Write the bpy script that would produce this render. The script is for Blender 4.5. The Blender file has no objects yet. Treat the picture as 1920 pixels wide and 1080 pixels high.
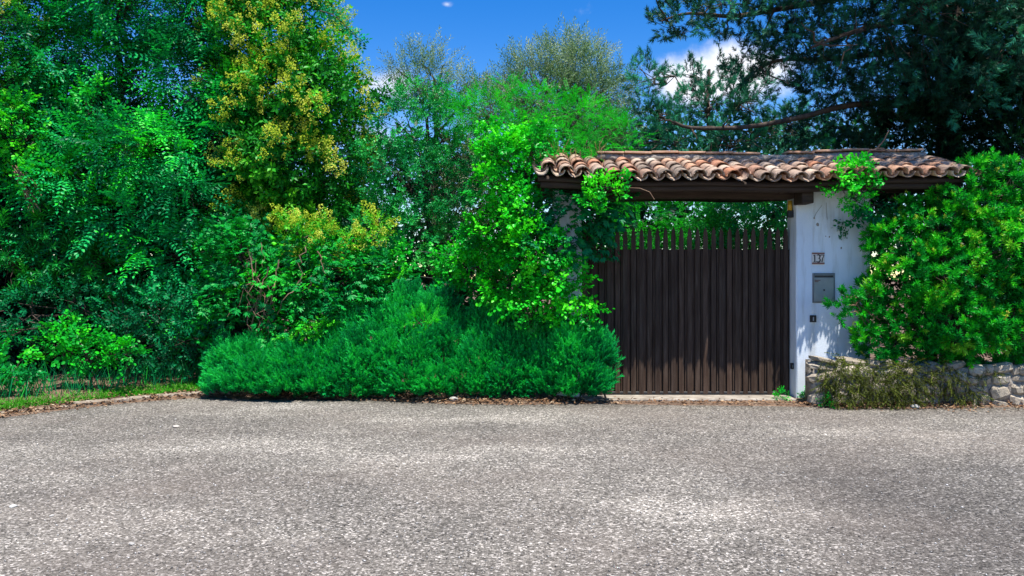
import bpy, bmesh, math, random
import numpy as np
from mathutils import Vector, Matrix, Euler

# ------------------------------------------------------------------ camera, sky, sun, exposure
scene = bpy.context.scene
C = scene.collection
F, HZ, CAMH = 1493.33, 521.0, 1.6          # focal length in photo pixels, horizon row, eye height

cam_d = bpy.data.cameras.new("camera")
cam = bpy.data.objects.new("camera", cam_d)
C.objects.link(cam)
cam_d.lens, cam_d.sensor_width = 28.0, 36.0
cam_d.shift_y = -(540.0 - HZ) / 1920.0
cam_d.clip_end = 2000.0
cam.location = (0, 0, CAMH)
cam.rotation_euler = (math.radians(90), 0, 0)
scene.camera = cam

SUN = Vector((0.15, -0.30, 0.94)).normalized()      # direction towards the sun
EL = math.asin(SUN.z)
AZ = math.atan2(SUN.x, SUN.y)                         # clockwise from +Y

world = bpy.data.worlds.new("World")
scene.world = world
world.use_nodes = True
wn, wl = world.node_tree.nodes, world.node_tree.links
wn.clear()
w_out = wn.new("ShaderNodeOutputWorld")
w_bg = wn.new("ShaderNodeBackground"); w_bg.inputs[1].default_value = 0.108
sky = wn.new("ShaderNodeTexSky"); sky.sky_type = 'NISHITA'
sky.sun_disc = False
sky.sun_elevation = EL; sky.sun_rotation = AZ
sky.altitude = 300; sky.air_density = 1.0; sky.dust_density = 0.0; sky.ozone_density = 1.6
hs = wn.new("ShaderNodeHueSaturation"); hs.inputs["Saturation"].default_value = 1.5; hs.inputs["Hue"].default_value = 0.513
wl.new(sky.outputs[0], hs.inputs["Color"])
tc = wn.new("ShaderNodeTexCoord")
nz = wn.new("ShaderNodeTexNoise"); nz.inputs["Scale"].default_value = 9.0
nz.inputs["Detail"].default_value = 8.0; nz.inputs["Roughness"].default_value = 0.6
wl.new(tc.outputs["Generated"], nz.inputs["Vector"])
nbig = wn.new("ShaderNodeTexNoise"); nbig.inputs["Scale"].default_value = 2.6; nbig.inputs["Detail"].default_value = 2.0
wl.new(tc.outputs["Generated"], nbig.inputs["Vector"])

def wmath(op, a, b=None, clamp=False):
    m = wn.new("ShaderNodeMath"); m.operation = op; m.use_clamp = clamp
    for i, v in enumerate((a, b)):
        if v is None: continue
        if isinstance(v, (int, float)): m.inputs[i].default_value = v
        else: wl.new(v, m.inputs[i])
    return m.outputs[0]

def cloud_bump(px, py, rx, ry, amp):
    d = Vector(((px - 960) / F, 1.0, (HZ - py) / F))
    k = d.length; d = d / k
    s = wn.new("ShaderNodeVectorMath"); s.operation = 'SUBTRACT'
    wl.new(tc.outputs["Generated"], s.inputs[0]); s.inputs[1].default_value = d
    m = wn.new("ShaderNodeVectorMath"); m.operation = 'MULTIPLY'
    wl.new(s.outputs[0], m.inputs[0]); m.inputs[1].default_value = (F * k / rx, F * k / rx, F * k / ry)
    l = wn.new("ShaderNodeVectorMath"); l.operation = 'LENGTH'
    wl.new(m.outputs[0], l.inputs[0])
    return wmath('MULTIPLY', wmath('SUBTRACT', 1.0, l.outputs[1], True), amp)

acc = wmath('MULTIPLY', wmath('SUBTRACT', nbig.outputs[0], 0.60, True), 2.2)
for b in ((1350, 140, 190, 85, 1.05), (1270, 165, 110, 60, 0.5), (708, 155, 100, 60, 0.8), (838, 8, 36, 18, 0.95), (640, 250, 160, 60, 0.5),
          (-700, 120, 420, 130, 0.9), (2700, 60, 420, 160, 1.0)):
    acc = wmath('ADD', acc, cloud_bump(*b))
dens = wmath('ADD', acc, wmath('MULTIPLY', wmath('SUBTRACT', nz.outputs[0], 0.5), 2.2))
mr = wn.new("ShaderNodeMapRange"); mr.interpolation_type = 'SMOOTHSTEP'
mr.inputs["From Min"].default_value = 0.30; mr.inputs["From Max"].default_value = 0.95
wl.new(dens, mr.inputs["Value"])
mixw = wn.new("ShaderNodeMix"); mixw.data_type = 'RGBA'
wl.new(mr.outputs[0], mixw.inputs["Factor"])
wl.new(hs.outputs[0], mixw.inputs[6])
mixw.inputs[7].default_value = (5.6, 5.8, 6.3, 1)
wl.new(mixw.outputs[2], w_bg.inputs[0])
wl.new(w_bg.outputs[0], w_out.inputs[0])

sun_d = bpy.data.lights.new("sun", 'SUN')
sun_d.energy = 4.9; sun_d.angle = math.radians(0.53); sun_d.color = (1.0, 0.95, 0.87)
sun = bpy.data.objects.new("sun", sun_d)
C.objects.link(sun)
sun.rotation_euler = SUN.to_track_quat('Z', 'Y').to_euler()

vs = scene.view_settings
vs.view_transform = 'Standard'; vs.look = 'None'; vs.gamma = 1.0; vs.exposure = 0.85
vs.use_curve_mapping = False
scene.cycles.max_bounces = 6
scene.cycles.diffuse_bounces = 4
scene.cycles.transmission_bounces = 4
scene.cycles.use_denoising = True

# ------------------------------------------------------------------ helpers
rng = np.random.default_rng(11)
rnd = random.Random(5)

YOFF = [0.0]
def P(px, py, Y):
    Y = Y + YOFF[0]
    return np.array(((px - 960) / F * Y, Y, CAMH + (HZ - py) / F * Y))

def link(o, parent=None):
    C.objects.link(o)
    if parent is not None: o.parent = parent
    return o

def tag(o, label=None, cat=None, group=None, kind=None):
    for k, v in (("label", label), ("category", cat), ("group", group), ("kind", kind)):
        if v: o[k] = v
    return o

def thing(name, loc, label, cat, group=None):
    o = bpy.data.objects.new(name, None)
    o.empty_display_size = 0.1
    o.location = loc
    C.objects.link(o)
    return tag(o, label, cat, group)

def mesh_np(name, V, Fc, mat, hue=None, smooth=False):
    V = np.ascontiguousarray(V, dtype=np.float32); Fc = np.ascontiguousarray(Fc, dtype=np.int32)
    me = bpy.data.meshes.new(name)
    n, k = Fc.shape
    me.vertices.add(len(V)); me.vertices.foreach_set("co", V.ravel())
    me.loops.add(n * k); me.loops.foreach_set("vertex_index", Fc.ravel())
    me.polygons.add(n)
    me.polygons.foreach_set("loop_start", np.arange(0, n * k, k, dtype=np.int32))
    try: me.polygons.foreach_set("loop_total", np.full(n, k, dtype=np.int32))
    except Exception: pass
    if smooth: me.polygons.foreach_set("use_smooth", np.ones(n, dtype=bool))
    if hue is not None:
        a = me.attributes.new("hue", 'FLOAT', 'FACE')
        a.data.foreach_set("value", np.ascontiguousarray(hue, dtype=np.float32))
    me.update(calc_edges=True)
    if mat: me.materials.append(mat)
    return me

def obj(name, me, parent=None, world_loc=True):
    """mesh given in world coordinates; made local to the parent's location"""
    o = bpy.data.objects.new(name, me)
    link(o, parent)
    if parent is not None and world_loc:
        L = Vector((0, 0, 0)); p = parent
        while p is not None:
            L += p.location; p = p.parent
        o.location = -L
    return o

def bm_mesh(name, bm, mat, smooth=False):
    me = bpy.data.meshes.new(name)
    bm.normal_update(); bm.to_mesh(me); bm.free()
    if mat: me.materials.append(mat)
    if smooth:
        for p in me.polygons: p.use_smooth = True
    return me

def box_bm(x0, x1, y0, y1, z0, z1, bevel=0.0, bm=None):
    b = bmesh.new()
    bmesh.ops.create_cube(b, size=1.0)
    for v in b.verts:
        v.co = Vector((x0 + (v.co.x + .5) * (x1 - x0), y0 + (v.co.y + .5) * (y1 - y0), z0 + (v.co.z + .5) * (z1 - z0)))
    if bevel > 0:
        bmesh.ops.bevel(b, geom=list(b.edges), offset=bevel, segments=1, affect='EDGES')
    return b

def box(name, x0, x1, y0, y1, z0, z1, mat, parent=None, bevel=0.004):
    return obj(name, bm_mesh(name, box_bm(x0, x1, y0, y1, z0, z1, bevel), mat), parent)

def tubes_np(paths, sides=5):
    """paths: list of (points (n,3), radii (n)) -> V, F(quads)"""
    Vs, Fs, off = [], [], 0
    ang = np.linspace(0, 2 * np.pi, sides, endpoint=False)
    for pts, rad in paths:
        pts = np.asarray(pts, float); rad = np.asarray(rad, float); n = len(pts)
        t = np.gradient(pts, axis=0); t /= np.linalg.norm(t, axis=1)[:, None] + 1e-9
        ref = np.tile(np.array((0.31, 0.95, 0.1)), (n, 1))
        if abs((t @ ref[0]).mean()) > 0.85: ref[:] = (1, 0.1, 0.2)
        a = np.cross(t, ref); a /= np.linalg.norm(a, axis=1)[:, None] + 1e-9
        b = np.cross(t, a)
        ring = pts[:, None] + rad[:, None, None] * (np.cos(ang)[None, :, None] * a[:, None] + np.sin(ang)[None, :, None] * b[:, None])
        Vs.append(ring.reshape(-1, 3))
        i = np.arange(n - 1)[:, None] * sides; j = np.arange(sides)[None]; j2 = (j + 1) % sides
        Fs.append(np.stack([i + j, i + j2, i + sides + j2, i + sides + j], -1).reshape(-1, 4) + off)
        off += n * sides
    return np.concatenate(Vs), np.concatenate(Fs)

def curve_pts(p0, p1, n=7, sag=0.0, jit=0.03, up=0.0):
    p0, p1 = np.asarray(p0, float), np.asarray(p1, float)
    t = np.linspace(0, 1, n)[:, None]
    p = p0 + (p1 - p0) * t
    w = np.sin(np.pi * t)
    L = np.linalg.norm(p1 - p0)
    p = p + w * rng.normal(0, jit, (n, 3)) * L
    p[:, 2] += (w[:, 0] * (up - sag)) * L
    return p

# ------------------------------------------------------------------ materials
def new_mat(name):
    m = bpy.data.materials.new(name); m.use_nodes = True
    nt = m.node_tree; nt.nodes.clear()
    out = nt.nodes.new("ShaderNodeOutputMaterial")
    return m, nt.nodes, nt.links, out

def ramp(n, stops):
    r = n.new("ShaderNodeValToRGB")
    e = r.color_ramp.elements
    while len(e) < len(stops): e.new(0.5)
    for el, (p, c) in zip(e, stops):
        el.position = p; el.color = (*c, 1)
    return r

LEAF_GAIN = (0.9, 1.55, 1.2)
def leaf_mat(name, stops, trans=0.28, rough=0.45, spec=0.25, tcol=(1.2, 1.25, 0.5), gain=True):
    spec = min(spec, .16)
    if gain: stops = [(p, tuple(min(c * g, .8) for c, g in zip(col, LEAF_GAIN))) for p, col in stops]
    m, n, l, out = new_mat(name)
    at = n.new("ShaderNodeAttribute"); at.attribute_name = "hue"
    r = ramp(n, stops); l.new(at.outputs["Fac"], r.inputs[0])
    pb = n.new("ShaderNodeBsdfPrincipled")
    l.new(r.outputs[0], pb.inputs["Base Color"])
    pb.inputs["Roughness"].default_value = rough
    pb.inputs["Specular IOR Level"].default_value = spec
    tr = n.new("ShaderNodeBsdfTranslucent")
    mx = n.new("ShaderNodeMix"); mx.data_type = 'RGBA'; mx.blend_type = 'MULTIPLY'; mx.inputs[0].default_value = 1
    l.new(r.outputs[0], mx.inputs[6]); mx.inputs[7].default_value = (*tcol, 1)
    l.new(mx.outputs[2], tr.inputs[0])
    ms = n.new("ShaderNodeMixShader"); ms.inputs[0].default_value = trans
    l.new(pb.outputs[0], ms.inputs[1]); l.new(tr.outputs[0], ms.inputs[2])
    l.new(ms.outputs[0], out.inputs[0])
    return m

def solid_mat(name, stops, scale=6.0, rough=0.8, bump=0.2, detail=6, stretch=(1, 1, 1), spec=0.3, metallic=0.0, bscale=None, objrand=None, coord="Object"):
    """noise-varied surface; objrand = stops picked per object with Object Info random"""
    m, n, l, out = new_mat(name)
    tcn = n.new("ShaderNodeTexCoord"); mp = n.new("ShaderNodeMapping"); mp.inputs["Scale"].default_value = stretch
    l.new(tcn.outputs[coord], mp.inputs[0])
    no = n.new("ShaderNodeTexNoise"); no.inputs["Scale"].default_value = scale; no.inputs["Detail"].default_value = detail
    no.inputs["Roughness"].default_value = 0.6
    l.new(mp.outputs[0], no.inputs["Vector"])
    r = ramp(n, stops); l.new(no.outputs[0], r.inputs[0])
    col = r.outputs[0]
    if objrand:
        oi = n.new("ShaderNodeObjectInfo"); r2 = ramp(n, objrand); r2.color_ramp.interpolation = 'LINEAR'
        l.new(oi.outputs["Random"], r2.inputs[0])
        va = n.new("ShaderNodeVectorMath"); va.operation = 'ADD'
        wv = n.new("ShaderNodeVectorMath"); wv.operation = 'SCALE'; wv.inputs[0].default_value = (37, 17, 23)
        l.new(oi.outputs["Random"], wv.inputs["Scale"]); l.new(tcn.outputs[coord], va.inputs[0]); l.new(wv.outputs[0], va.inputs[1])
        l.new(va.outputs[0], mp.inputs[0])
        mx = n.new("ShaderNodeMix"); mx.data_type = 'RGBA'; mx.blend_type = 'MULTIPLY'; mx.inputs[0].default_value = 1
        l.new(r2.outputs[0], mx.inputs[6]); l.new(col, mx.inputs[7]); col = mx.outputs[2]
    pb = n.new("ShaderNodeBsdfPrincipled")
    l.new(col, pb.inputs["Base Color"])
    pb.inputs["Roughness"].default_value = rough; pb.inputs["Specular IOR Level"].default_value = spec
    pb.inputs["Metallic"].default_value = metallic
    if bump:
        nb = n.new("ShaderNodeTexNoise"); nb.inputs["Scale"].default_value = bscale or scale * 3; nb.inputs["Detail"].default_value = 5
        l.new(mp.outputs[0], nb.inputs["Vector"])
        bp = n.new("ShaderNodeBump"); bp.inputs["Strength"].default_value = bump; bp.inputs["Distance"].default_value = 0.02
        l.new(nb.outputs[0], bp.inputs["Height"]); l.new(bp.outputs[0], pb.inputs["Normal"])
    l.new(pb.outputs[0], out.inputs[0])
    return m

def asphalt_mat():
    m, n, l, out = new_mat("asphalt")
    tcn = n.new("ShaderNodeTexCoord")
    def vor(scale):
        v = n.new("ShaderNodeTexVoronoi"); v.inputs["Scale"].default_value = scale
        l.new(tcn.outputs["Object"], v.inputs["Vector"]); return v
    def noi(scale, det=4, st=None, rough=.5):
        v = n.new("ShaderNodeTexNoise"); v.inputs["Scale"].default_value = scale; v.inputs["Detail"].default_value = det; v.inputs["Roughness"].default_value = rough
        if st:
            mp = n.new("ShaderNodeMapping"); mp.inputs["Scale"].default_value = st
            l.new(tcn.outputs["Object"], mp.inputs[0]); l.new(mp.outputs[0], v.inputs["Vector"])
        else: l.new(tcn.outputs["Object"], v.inputs["Vector"])
        return v
    def mix(a, b, f, bt='MIX'):
        x = n.new("ShaderNodeMix"); x.data_type = 'RGBA'; x.blend_type = bt
        for s_, v in ((0, f), (6, a), (7, b)):
            if isinstance(v, (int, float)): x.inputs[s_].default_value = v
            elif isinstance(v, tuple): x.inputs[s_].default_value = (*v, 1)
            else: l.new(v, x.inputs[s_])
        return x.outputs[2]
    v1, v2, v3 = vor(72), vor(140), vor(24)
    def chan(v, k):
        q = n.new("ShaderNodeSeparateColor"); l.new(v.outputs["Color"], q.inputs[0]); return q.outputs[k]
    r1 = ramp(n, [(0.0, (.018, .016, .014)), (0.20, (.07, .064, .057)), (0.5, (.150, .138, .123)), (0.82, (.24, .222, .2)), (1.0, (.60, .56, .52))])
    l.new(chan(v1, 0), r1.inputs[0])
    r2 = ramp(n, [(0.0, (.07, .064, .057)), (0.5, (.175, .162, .144)), (1.0, (.31, .288, .258))])
    l.new(chan(v2, 1), r2.inputs[0])
    c = mix(r1.outputs[0], r2.outputs[0], 0.25)
    r3 = ramp(n, [(0.0, (.62, .62, .62)), (0.3, (.92, .92, .92)), (0.8, (1.08, 1.08, 1.07)), (1.0, (1.5, 1.49, 1.46))]); l.new(chan(v3, 2), r3.inputs[0])
    c = mix(c, r3.outputs[0], 0.35, 'MULTIPLY')
    # dark specks: pits where chips have broken out
    ns = noi(11, 5, None, .75); rs = ramp(n, [(0.30, (.5, .5, .5)), (0.37, (1, 1, 1))]); l.new(ns.outputs[0], rs.inputs[0])
    c = mix(c, rs.outputs[0], 0.6, 'MULTIPLY')
    # worn lighter and fresher darker areas
    nb = noi(0.26, 6, (1.0, 2.0, 1)); rb = ramp(n, [(0.33, (.88, .86, .84)), (0.46, (1.02, 1.0, .97)), (0.54, (1.2, 1.18, 1.14)), (0.64, (1.75, 1.72, 1.66))]); l.new(nb.outputs[0], rb.inputs[0])
    c = mix(c, rb.outputs[0], 1.0, 'MULTIPLY')
    nb2 = noi(1.9, 6, (1, 1.2, 1)); rb2 = ramp(n, [(0.3, (.88, .88, .88)), (0.7, (1.16, 1.16, 1.15))]); l.new(nb2.outputs[0], rb2.inputs[0])
    c = mix(c, rb2.outputs[0], 1.0, 'MULTIPLY')
    nd = noi(0.6, 4); rd = ramp(n, [(0.45, (0, 0, 0)), (0.75, (.4, .4, .4))]); l.new(nd.outputs[0], rd.inputs[0])
    c = mix(c, (.215, .175, .145), rd.outputs[0])
    # a newer, darker surfacing patch on one side of the road
    sx = n.new("ShaderNodeSeparateXYZ"); l.new(tcn.outputs["Object"], sx.inputs[0])
    nw_ = noi(1.1, 5)
    def mth(op, a, b, cl=False):
        q = n.new("ShaderNodeMath"); q.operation = op; q.use_clamp = cl
        for i_, v in enumerate((a, b)):
            if isinstance(v, (int, float)): q.inputs[i_].default_value = v
            else: l.new(v, q.inputs[i_])
        return q.outputs[0]
    wob = mth('MULTIPLY', mth('SUBTRACT', nw_.outputs[0], .5), 1.6)
    mx_ = mth('MULTIPLY', mth('SUBTRACT', mth('ADD', sx.outputs[0], wob), 1.75), 1.1, True)
    my_ = mth('MULTIPLY', mth('SUBTRACT', 7.3, mth('ADD', sx.outputs[1], wob)), 1.6, True)
    c = mix(c, (.66, .665, .68), mth('MULTIPLY', mx_, my_), 'MULTIPLY')
    pb = n.new("ShaderNodeBsdfPrincipled"); l.new(c, pb.inputs["Base Color"])
    pb.inputs["Roughness"].default_value = 0.85; pb.inputs["Specular IOR Level"].default_value = 0.2
    hgt = n.new("ShaderNodeMath"); hgt.operation = 'SUBTRACT'; hgt.inputs[0].default_value = 1.0; l.new(v1.outputs["Distance"], hgt.inputs[1])
    mul = n.new("ShaderNodeMath"); mul.operation = 'MULTIPLY'; l.new(hgt.outputs[0], mul.inputs[0]); l.new(chan(v1, 1), mul.inputs[1])
    bp = n.new("ShaderNodeBump"); bp.inputs["Strength"].default_value = 1.0; bp.inputs["Distance"].default_value = 0.018
    l.new(mul.outputs[0], bp.inputs["Height"]); l.new(bp.outputs[0], pb.inputs["Normal"])
    l.new(pb.outputs[0], out.inputs[0])
    return m

def plaster_mat():
    m, n, l, out = new_mat("white_plaster")
    tcn = n.new("ShaderNodeTexCoord")
    a = n.new("ShaderNodeTexNoise"); a.inputs["Scale"].default_value = 1.6; a.inputs["Detail"].default_value = 7
    b = n.new("ShaderNodeTexNoise"); b.inputs["Scale"].default_value = 5; b.inputs["Detail"].default_value = 6
    mp = n.new("ShaderNodeMapping"); mp.inputs["Scale"].default_value = (2.2, 2.2, 0.3)
    l.new(tcn.outputs["Object"], a.inputs["Vector"]); l.new(tcn.outputs["Object"], mp.inputs[0]); l.new(mp.outputs[0], b.inputs["Vector"])
    ra = ramp(n, [(0.3, (.60, .665, .73)), (0.6, (.71, .77, .83))]); l.new(a.outputs[0], ra.inputs[0])
    rb = ramp(n, [(0.30, (.80, .78, .74)), (0.46, (1, 1, 1))]); l.new(b.outputs[0], rb.inputs[0])
    mx = n.new("ShaderNodeMix"); mx.data_type = 'RGBA'; mx.blend_type = 'MULTIPLY'; mx.inputs[0].default_value = 1
    l.new(ra.outputs[0], mx.inputs[6]); l.new(rb.outputs[0], mx.inputs[7])
    pb = n.new("ShaderNodeBsdfPrincipled"); l.new(mx.outputs[2], pb.inputs["Base Color"]); pb.inputs["Roughness"].default_value = .9
    c = n.new("ShaderNodeTexNoise"); c.inputs["Scale"].default_value = 60; c.inputs["Detail"].default_value = 4
    l.new(tcn.outputs["Object"], c.inputs["Vector"])
    bp = n.new("ShaderNodeBump"); bp.inputs["Strength"].default_value = .25; bp.inputs["Distance"].default_value = .01
    l.new(c.outputs[0], bp.inputs["Height"]); l.new(bp.outputs[0], pb.inputs["Normal"])
    l.new(pb.outputs[0], out.inputs[0])
    return m

M = {}
M['asphalt'] = asphalt_mat()
M['soil'] = solid_mat("soil", [(0.3, (.075, .045, .03)), (0.55, (.16, .105, .07)), (0.75, (.27, .19, .13))], scale=9, bump=.8, bscale=40, rough=.95)
M['plaster'] = plaster_mat()
M['concrete'] = solid_mat("pale_concrete", [(0.3, (.16, .135, .11)), (0.5, (.29, .255, .21)), (0.75, (.44, .40, .34))], scale=7, bump=.5, bscale=50, rough=.9)
M['kerb'] = solid_mat("kerb_stone", [(0.3, (.13, .09, .06)), (0.5, (.24, .19, .14)), (0.75, (.42, .37, .30))], scale=8, bump=.7, bscale=40, rough=.9)
M['wood'] = solid_mat("dark_gate_wood", [(0.3, (.036, .022, .015)), (0.5, (.056, .037, .027)), (0.75, (.095, .068, .052))], scale=5, stretch=(6, 6, .5), bump=.25, rough=.7, spec=.12,
                      objrand=[(0, (.8, .8, .82)), (0.5, (1, 1, 1)), (1, (1.2, 1.12, 1.08))])
M['beam'] = solid_mat("old_beam_wood", [(0.3, (.022, .014, .011)), (0.55, (.04, .026, .019)), (0.75, (.062, .042, .03))], scale=4, stretch=(.5, 6, 6), bump=.4, rough=.8)
M['tile'] = solid_mat("terracotta", [(0.28, (.26, .27, .27)), (0.40, (.62, .63, .62)), (0.55, (.95, .96, .95)), (0.72, (1.25, 1.27, 1.26))], scale=7, bump=.5, bscale=30, rough=.9,
                      objrand=[(0, (.38, .27, .20)), (.18, (.46, .34, .26)), (.34, (.46, .20, .11)), (.48, (.52, .40, .30)), (.62, (.40, .22, .14)), (.74, (.30, .24, .19)), (.86, (.52, .26, .15)), (1, (.58, .48, .38))])
M['ridge'] = solid_mat("ridge_terracotta", [(0.3, (.6, .6, .6)), (0.6, (1, 1, 1)), (0.8, (1.25, 1.25, 1.2))], scale=9, bump=.4, rough=.9,
                       objrand=[(0, (.44, .25, .16)), (.5, (.52, .33, .22)), (1, (.40, .23, .15))])
M['mortar'] = solid_mat("mortar", [(0.3, (.12, .10, .085)), (0.5, (.26, .23, .195)), (0.72, (.42, .38, .33))], scale=16, bump=.9, bscale=45, rough=.95)
M['stone'] = solid_mat("limestone", [(0.25, (.4, .39, .37)), (0.45, (.8, .8, .78)), (0.7, (1.15, 1.14, 1.1))], scale=7, bump=.9, bscale=22, rough=.9,
                       objrand=[(0, (.40, .34, .26)), (.35, (.60, .51, .40)), (.65, (.34, .29, .23)), (1, (.70, .62, .50))])
M['pebble'] = solid_mat("pebble", [(0.3, (.6, .6, .6)), (0.7, (1.1, 1.1, 1.08))], scale=12, bump=.4, rough=.85,
                        objrand=[(0, (.42, .40, .37)), (.5, (.6, .58, .54)), (1, (.5, .44, .38))])
M['steel'] = solid_mat("grey_painted_steel", [(0.3, (.20, .22, .215)), (0.7, (.27, .29, .285))], scale=5, bump=.05, rough=.42, spec=.5, metallic=.35)
M['steel_edge'] = solid_mat("darker_painted_steel", [(0.3, (.12, .13, .13)), (0.7, (.17, .18, .18))], scale=9, bump=.05, rough=.5, spec=.5, metallic=.3)
M['black'] = solid_mat("black_plastic", [(0.3, (.012, .012, .014)), (0.7, (.03, .03, .034))], scale=9, bump=.05, rough=.45)
M['rust'] = solid_mat("rust_print", [(0.3, (.12, .05, .04)), (0.7, (.2, .09, .07))], scale=20, bump=0, rough=.7)
M['ceramic'] = solid_mat("cream_ceramic", [(0.3, (.56, .50, .47)), (0.7, (.68, .62, .58))], scale=8, bump=.05, rough=.25, spec=.5)
M['maroon'] = solid_mat("maroon_glaze", [(0.3, (.13, .03, .03)), (0.7, (.2, .05, .045))], scale=8, bump=.05, rough=.3, spec=.5)
M['ink'] = solid_mat("dark_glaze", [(0.3, (.02, .02, .025)), (0.7, (.04, .035, .04))], scale=8, bump=0, rough=.3, spec=.5)
M['lens'] = solid_mat("amber_lens", [(0.3, (.5, .28, .02)), (0.7, (.6, .36, .03))], scale=8, bump=0, rough=.3, spec=.5)
M['button'] = solid_mat("pale_button", [(0.3, (.3, .3, .32)), (0.7, (.4, .4, .42))], scale=8, bump=0, rough=.4)
M['bark'] = solid_mat("bark", [(0.3, (.030, .022, .018)), (0.55, (.075, .055, .042)), (0.75, (.14, .11, .088))], scale=12, stretch=(1, 1, .3), bump=.8, bscale=40, rough=.95)
M['pinebark'] = solid_mat("pale_pine_bark", [(0.3, (.05, .038, .032)), (0.55, (.13, .10, .085)), (0.75, (.26, .22, .19))], scale=9, bump=.8, bscale=30, rough=.95)
M['deadwood'] = solid_mat("dead_wood", [(0.3, (.13, .075, .045)), (0.55, (.24, .15, .10)), (0.75, (.36, .26, .18))], scale=9, bump=.4, rough=.9)
M['postc'] = solid_mat("weathered_post", [(0.3, (.20, .20, .19)), (0.7, (.36, .36, .34))], scale=12, bump=.5, rough=.9)
M['wire'] = solid_mat("wire", [(0.3, (.12, .12, .11)), (0.7, (.2, .2, .19))], scale=12, bump=0, rough=.5, metallic=.6)

G = leaf_mat
M['l_locust'] = G("locust_leaf", [(0, (.003, .055, .026)), (.4, (.006, .15, .060)), (.75, (.012, .29, .085)), (1, (.03, .42, .025))], rough=.38, spec=.35)
M['l_yellowtree'] = G("privet_leaf", [(0, (0.0072, 0.0743, 0.0138)), (.4, (0.0168, 0.1350, 0.0161)), (.75, (0.0360, 0.2295, 0.0161)), (1, (0.1560, 0.3375, 0.0172))], rough=.4)
M['l_flower'] = G("cream_flower", [(0, (.30, .46, .025)), (.5, (.60, .70, .06)), (1, (.82, .82, .18))], rough=.7, trans=.45, tcol=(1, 1, .6), gain=False)
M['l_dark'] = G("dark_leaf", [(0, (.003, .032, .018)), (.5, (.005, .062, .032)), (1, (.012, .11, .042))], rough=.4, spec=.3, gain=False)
M['l_oleander'] = G("oleander_leaf", [(0, (0.0072, 0.0945, 0.0253)), (.45, (0.0144, 0.1890, 0.0345)), (.8, (0.0336, 0.2835, 0.0253)), (1, (0.1680, 0.3780, 0.0287))], rough=.36, spec=.35)
M['l_creeper'] = G("creeper_leaf", [(0, (0.0048, 0.1013, 0.0345)), (.4, (0.0084, 0.1890, 0.0414)), (.75, (0.0168, 0.2970, 0.0207)), (1, (0.0960, 0.4320, 0.0138))], rough=.38, spec=.3)
M['l_rosemary'] = G("rosemary_leaf", [(0, (.002, .08, .032)), (.5, (.005, .215, .066)), (1, (.022, .37, .08))], rough=.7, spec=.08, trans=.36)
M['l_ivy'] = G("bright_ivy_leaf", [(0, (0.0060, 0.1350, 0.0253)), (.4, (0.0120, 0.2565, 0.0207)), (.75, (0.0300, 0.3915, 0.0138)), (1, (0.1200, 0.5130, 0.0184))], rough=.33, spec=.35)
M['l_vcreep'] = G("virginia_creeper_leaf", [(0, (0.0036, 0.0945, 0.0414)), (.6, (0.0072, 0.1620, 0.0621)), (1, (0.0240, 0.2970, 0.0345))], rough=.45)
M['l_wisteria'] = G("wisteria_leaf", [(0, (0.0072, 0.1485, 0.0161)), (.5, (0.0156, 0.2700, 0.0184)), (1, (0.0360, 0.4050, 0.0138))], rough=.5, trans=.45)
M['l_olive'] = G("olive_leaf", [(0, (.05, .13, .05)), (.45, (.12, .22, .11)), (.8, (.24, .33, .20)), (1, (.38, .44, .33))], rough=.4, spec=.35, trans=.25, tcol=(1.3200, 1.4850, 0.6900), gain=False)
M['l_mid'] = G("viburnum_leaf", [(0, (.006, .10, .036)), (.5, (.014, .20, .055)), (1, (.07, .34, .06))], rough=.36, spec=.35)
M['l_pine'] = G("pine_needle", [(0, (.006, .035, .020)), (.5, (.012, .075, .042)), (.78, (.016, .15, .085)), (1, (.05, .34, .19))], rough=.5, trans=.15, gain=False)
M['l_cypress'] = G("cypress_leaf", [(0, (.002, .018, .009)), (.6, (.004, .036, .015)), (1, (.008, .065, .018))], rough=.6, trans=.15, gain=False)
M['l_shrub'] = G("glossy_shrub_leaf", [(0, (0.0048, 0.1013, 0.0230)), (.4, (0.0108, 0.1890, 0.0230)), (.75, (0.0288, 0.3038, 0.0149)), (.93, (0.1080, 0.4185, 0.0161)), (1, (.22, .34, .03))], rough=.33, spec=.4)
M['l_trail'] = G("trailing_leaf", [(0, (.03, .035, .006)), (.5, (.065, .085, .010)), (1, (.12, .15, .015))], rough=.6, trans=.2, gain=False)
M['l_grass'] = G("grass_blade", [(0, (0.0360, 0.1080, 0.0069)), (.5, (0.0600, 0.2295, 0.0115)), (.85, (0.1440, 0.3375, 0.0207)), (1, (0.3600, 0.3645, 0.1035))], rough=.5)
M['l_drygrass'] = G("dry_weed", [(0, (.16, .15, .04)), (.5, (.30, .24, .10)), (1, (.42, .28, .19))], rough=.7, gain=False)
M['litter'] = G("leaf_litter", [(0, (.055, .03, .018)), (.4, (.16, .085, .045)), (.75, (.30, .18, .10)), (1, (.46, .36, .24))], rough=.85, spec=.1, trans=.05, tcol=(1, 1, 1), gain=False)
M['gravel'] = G("loose_chips", [(0, (.06, .057, .055)), (.4, (.18, .17, .16)), (.75, (.33, .32, .30)), (1, (.58, .56, .53))], rough=.85, spec=.2, trans=0.0, tcol=(1, 1, 1), gain=False)

# ------------------------------------------------------------------ foliage machinery
DIAMOND = (np.array([(0, 0, 0), (.45, .5, .10), (1, 0, 0), (.45, -.5, .10)], float), np.array([(0, 2, 1), (0, 3, 2)]))
NEEDLE = (np.array([(0, .5, 0), (0, -.5, 0), (1, 0, 0)], float), np.array([(0, 1, 2)]))
HEX = (np.array([(0, 0, 0), (.28, .45, .08), (.68, .40, .07), (1, 0, -.05), (.68, -.40, .07), (.28, -.45, .08)], float), np.array([(0, 3, 2, 1), (0, 5, 4, 3)]))

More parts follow.
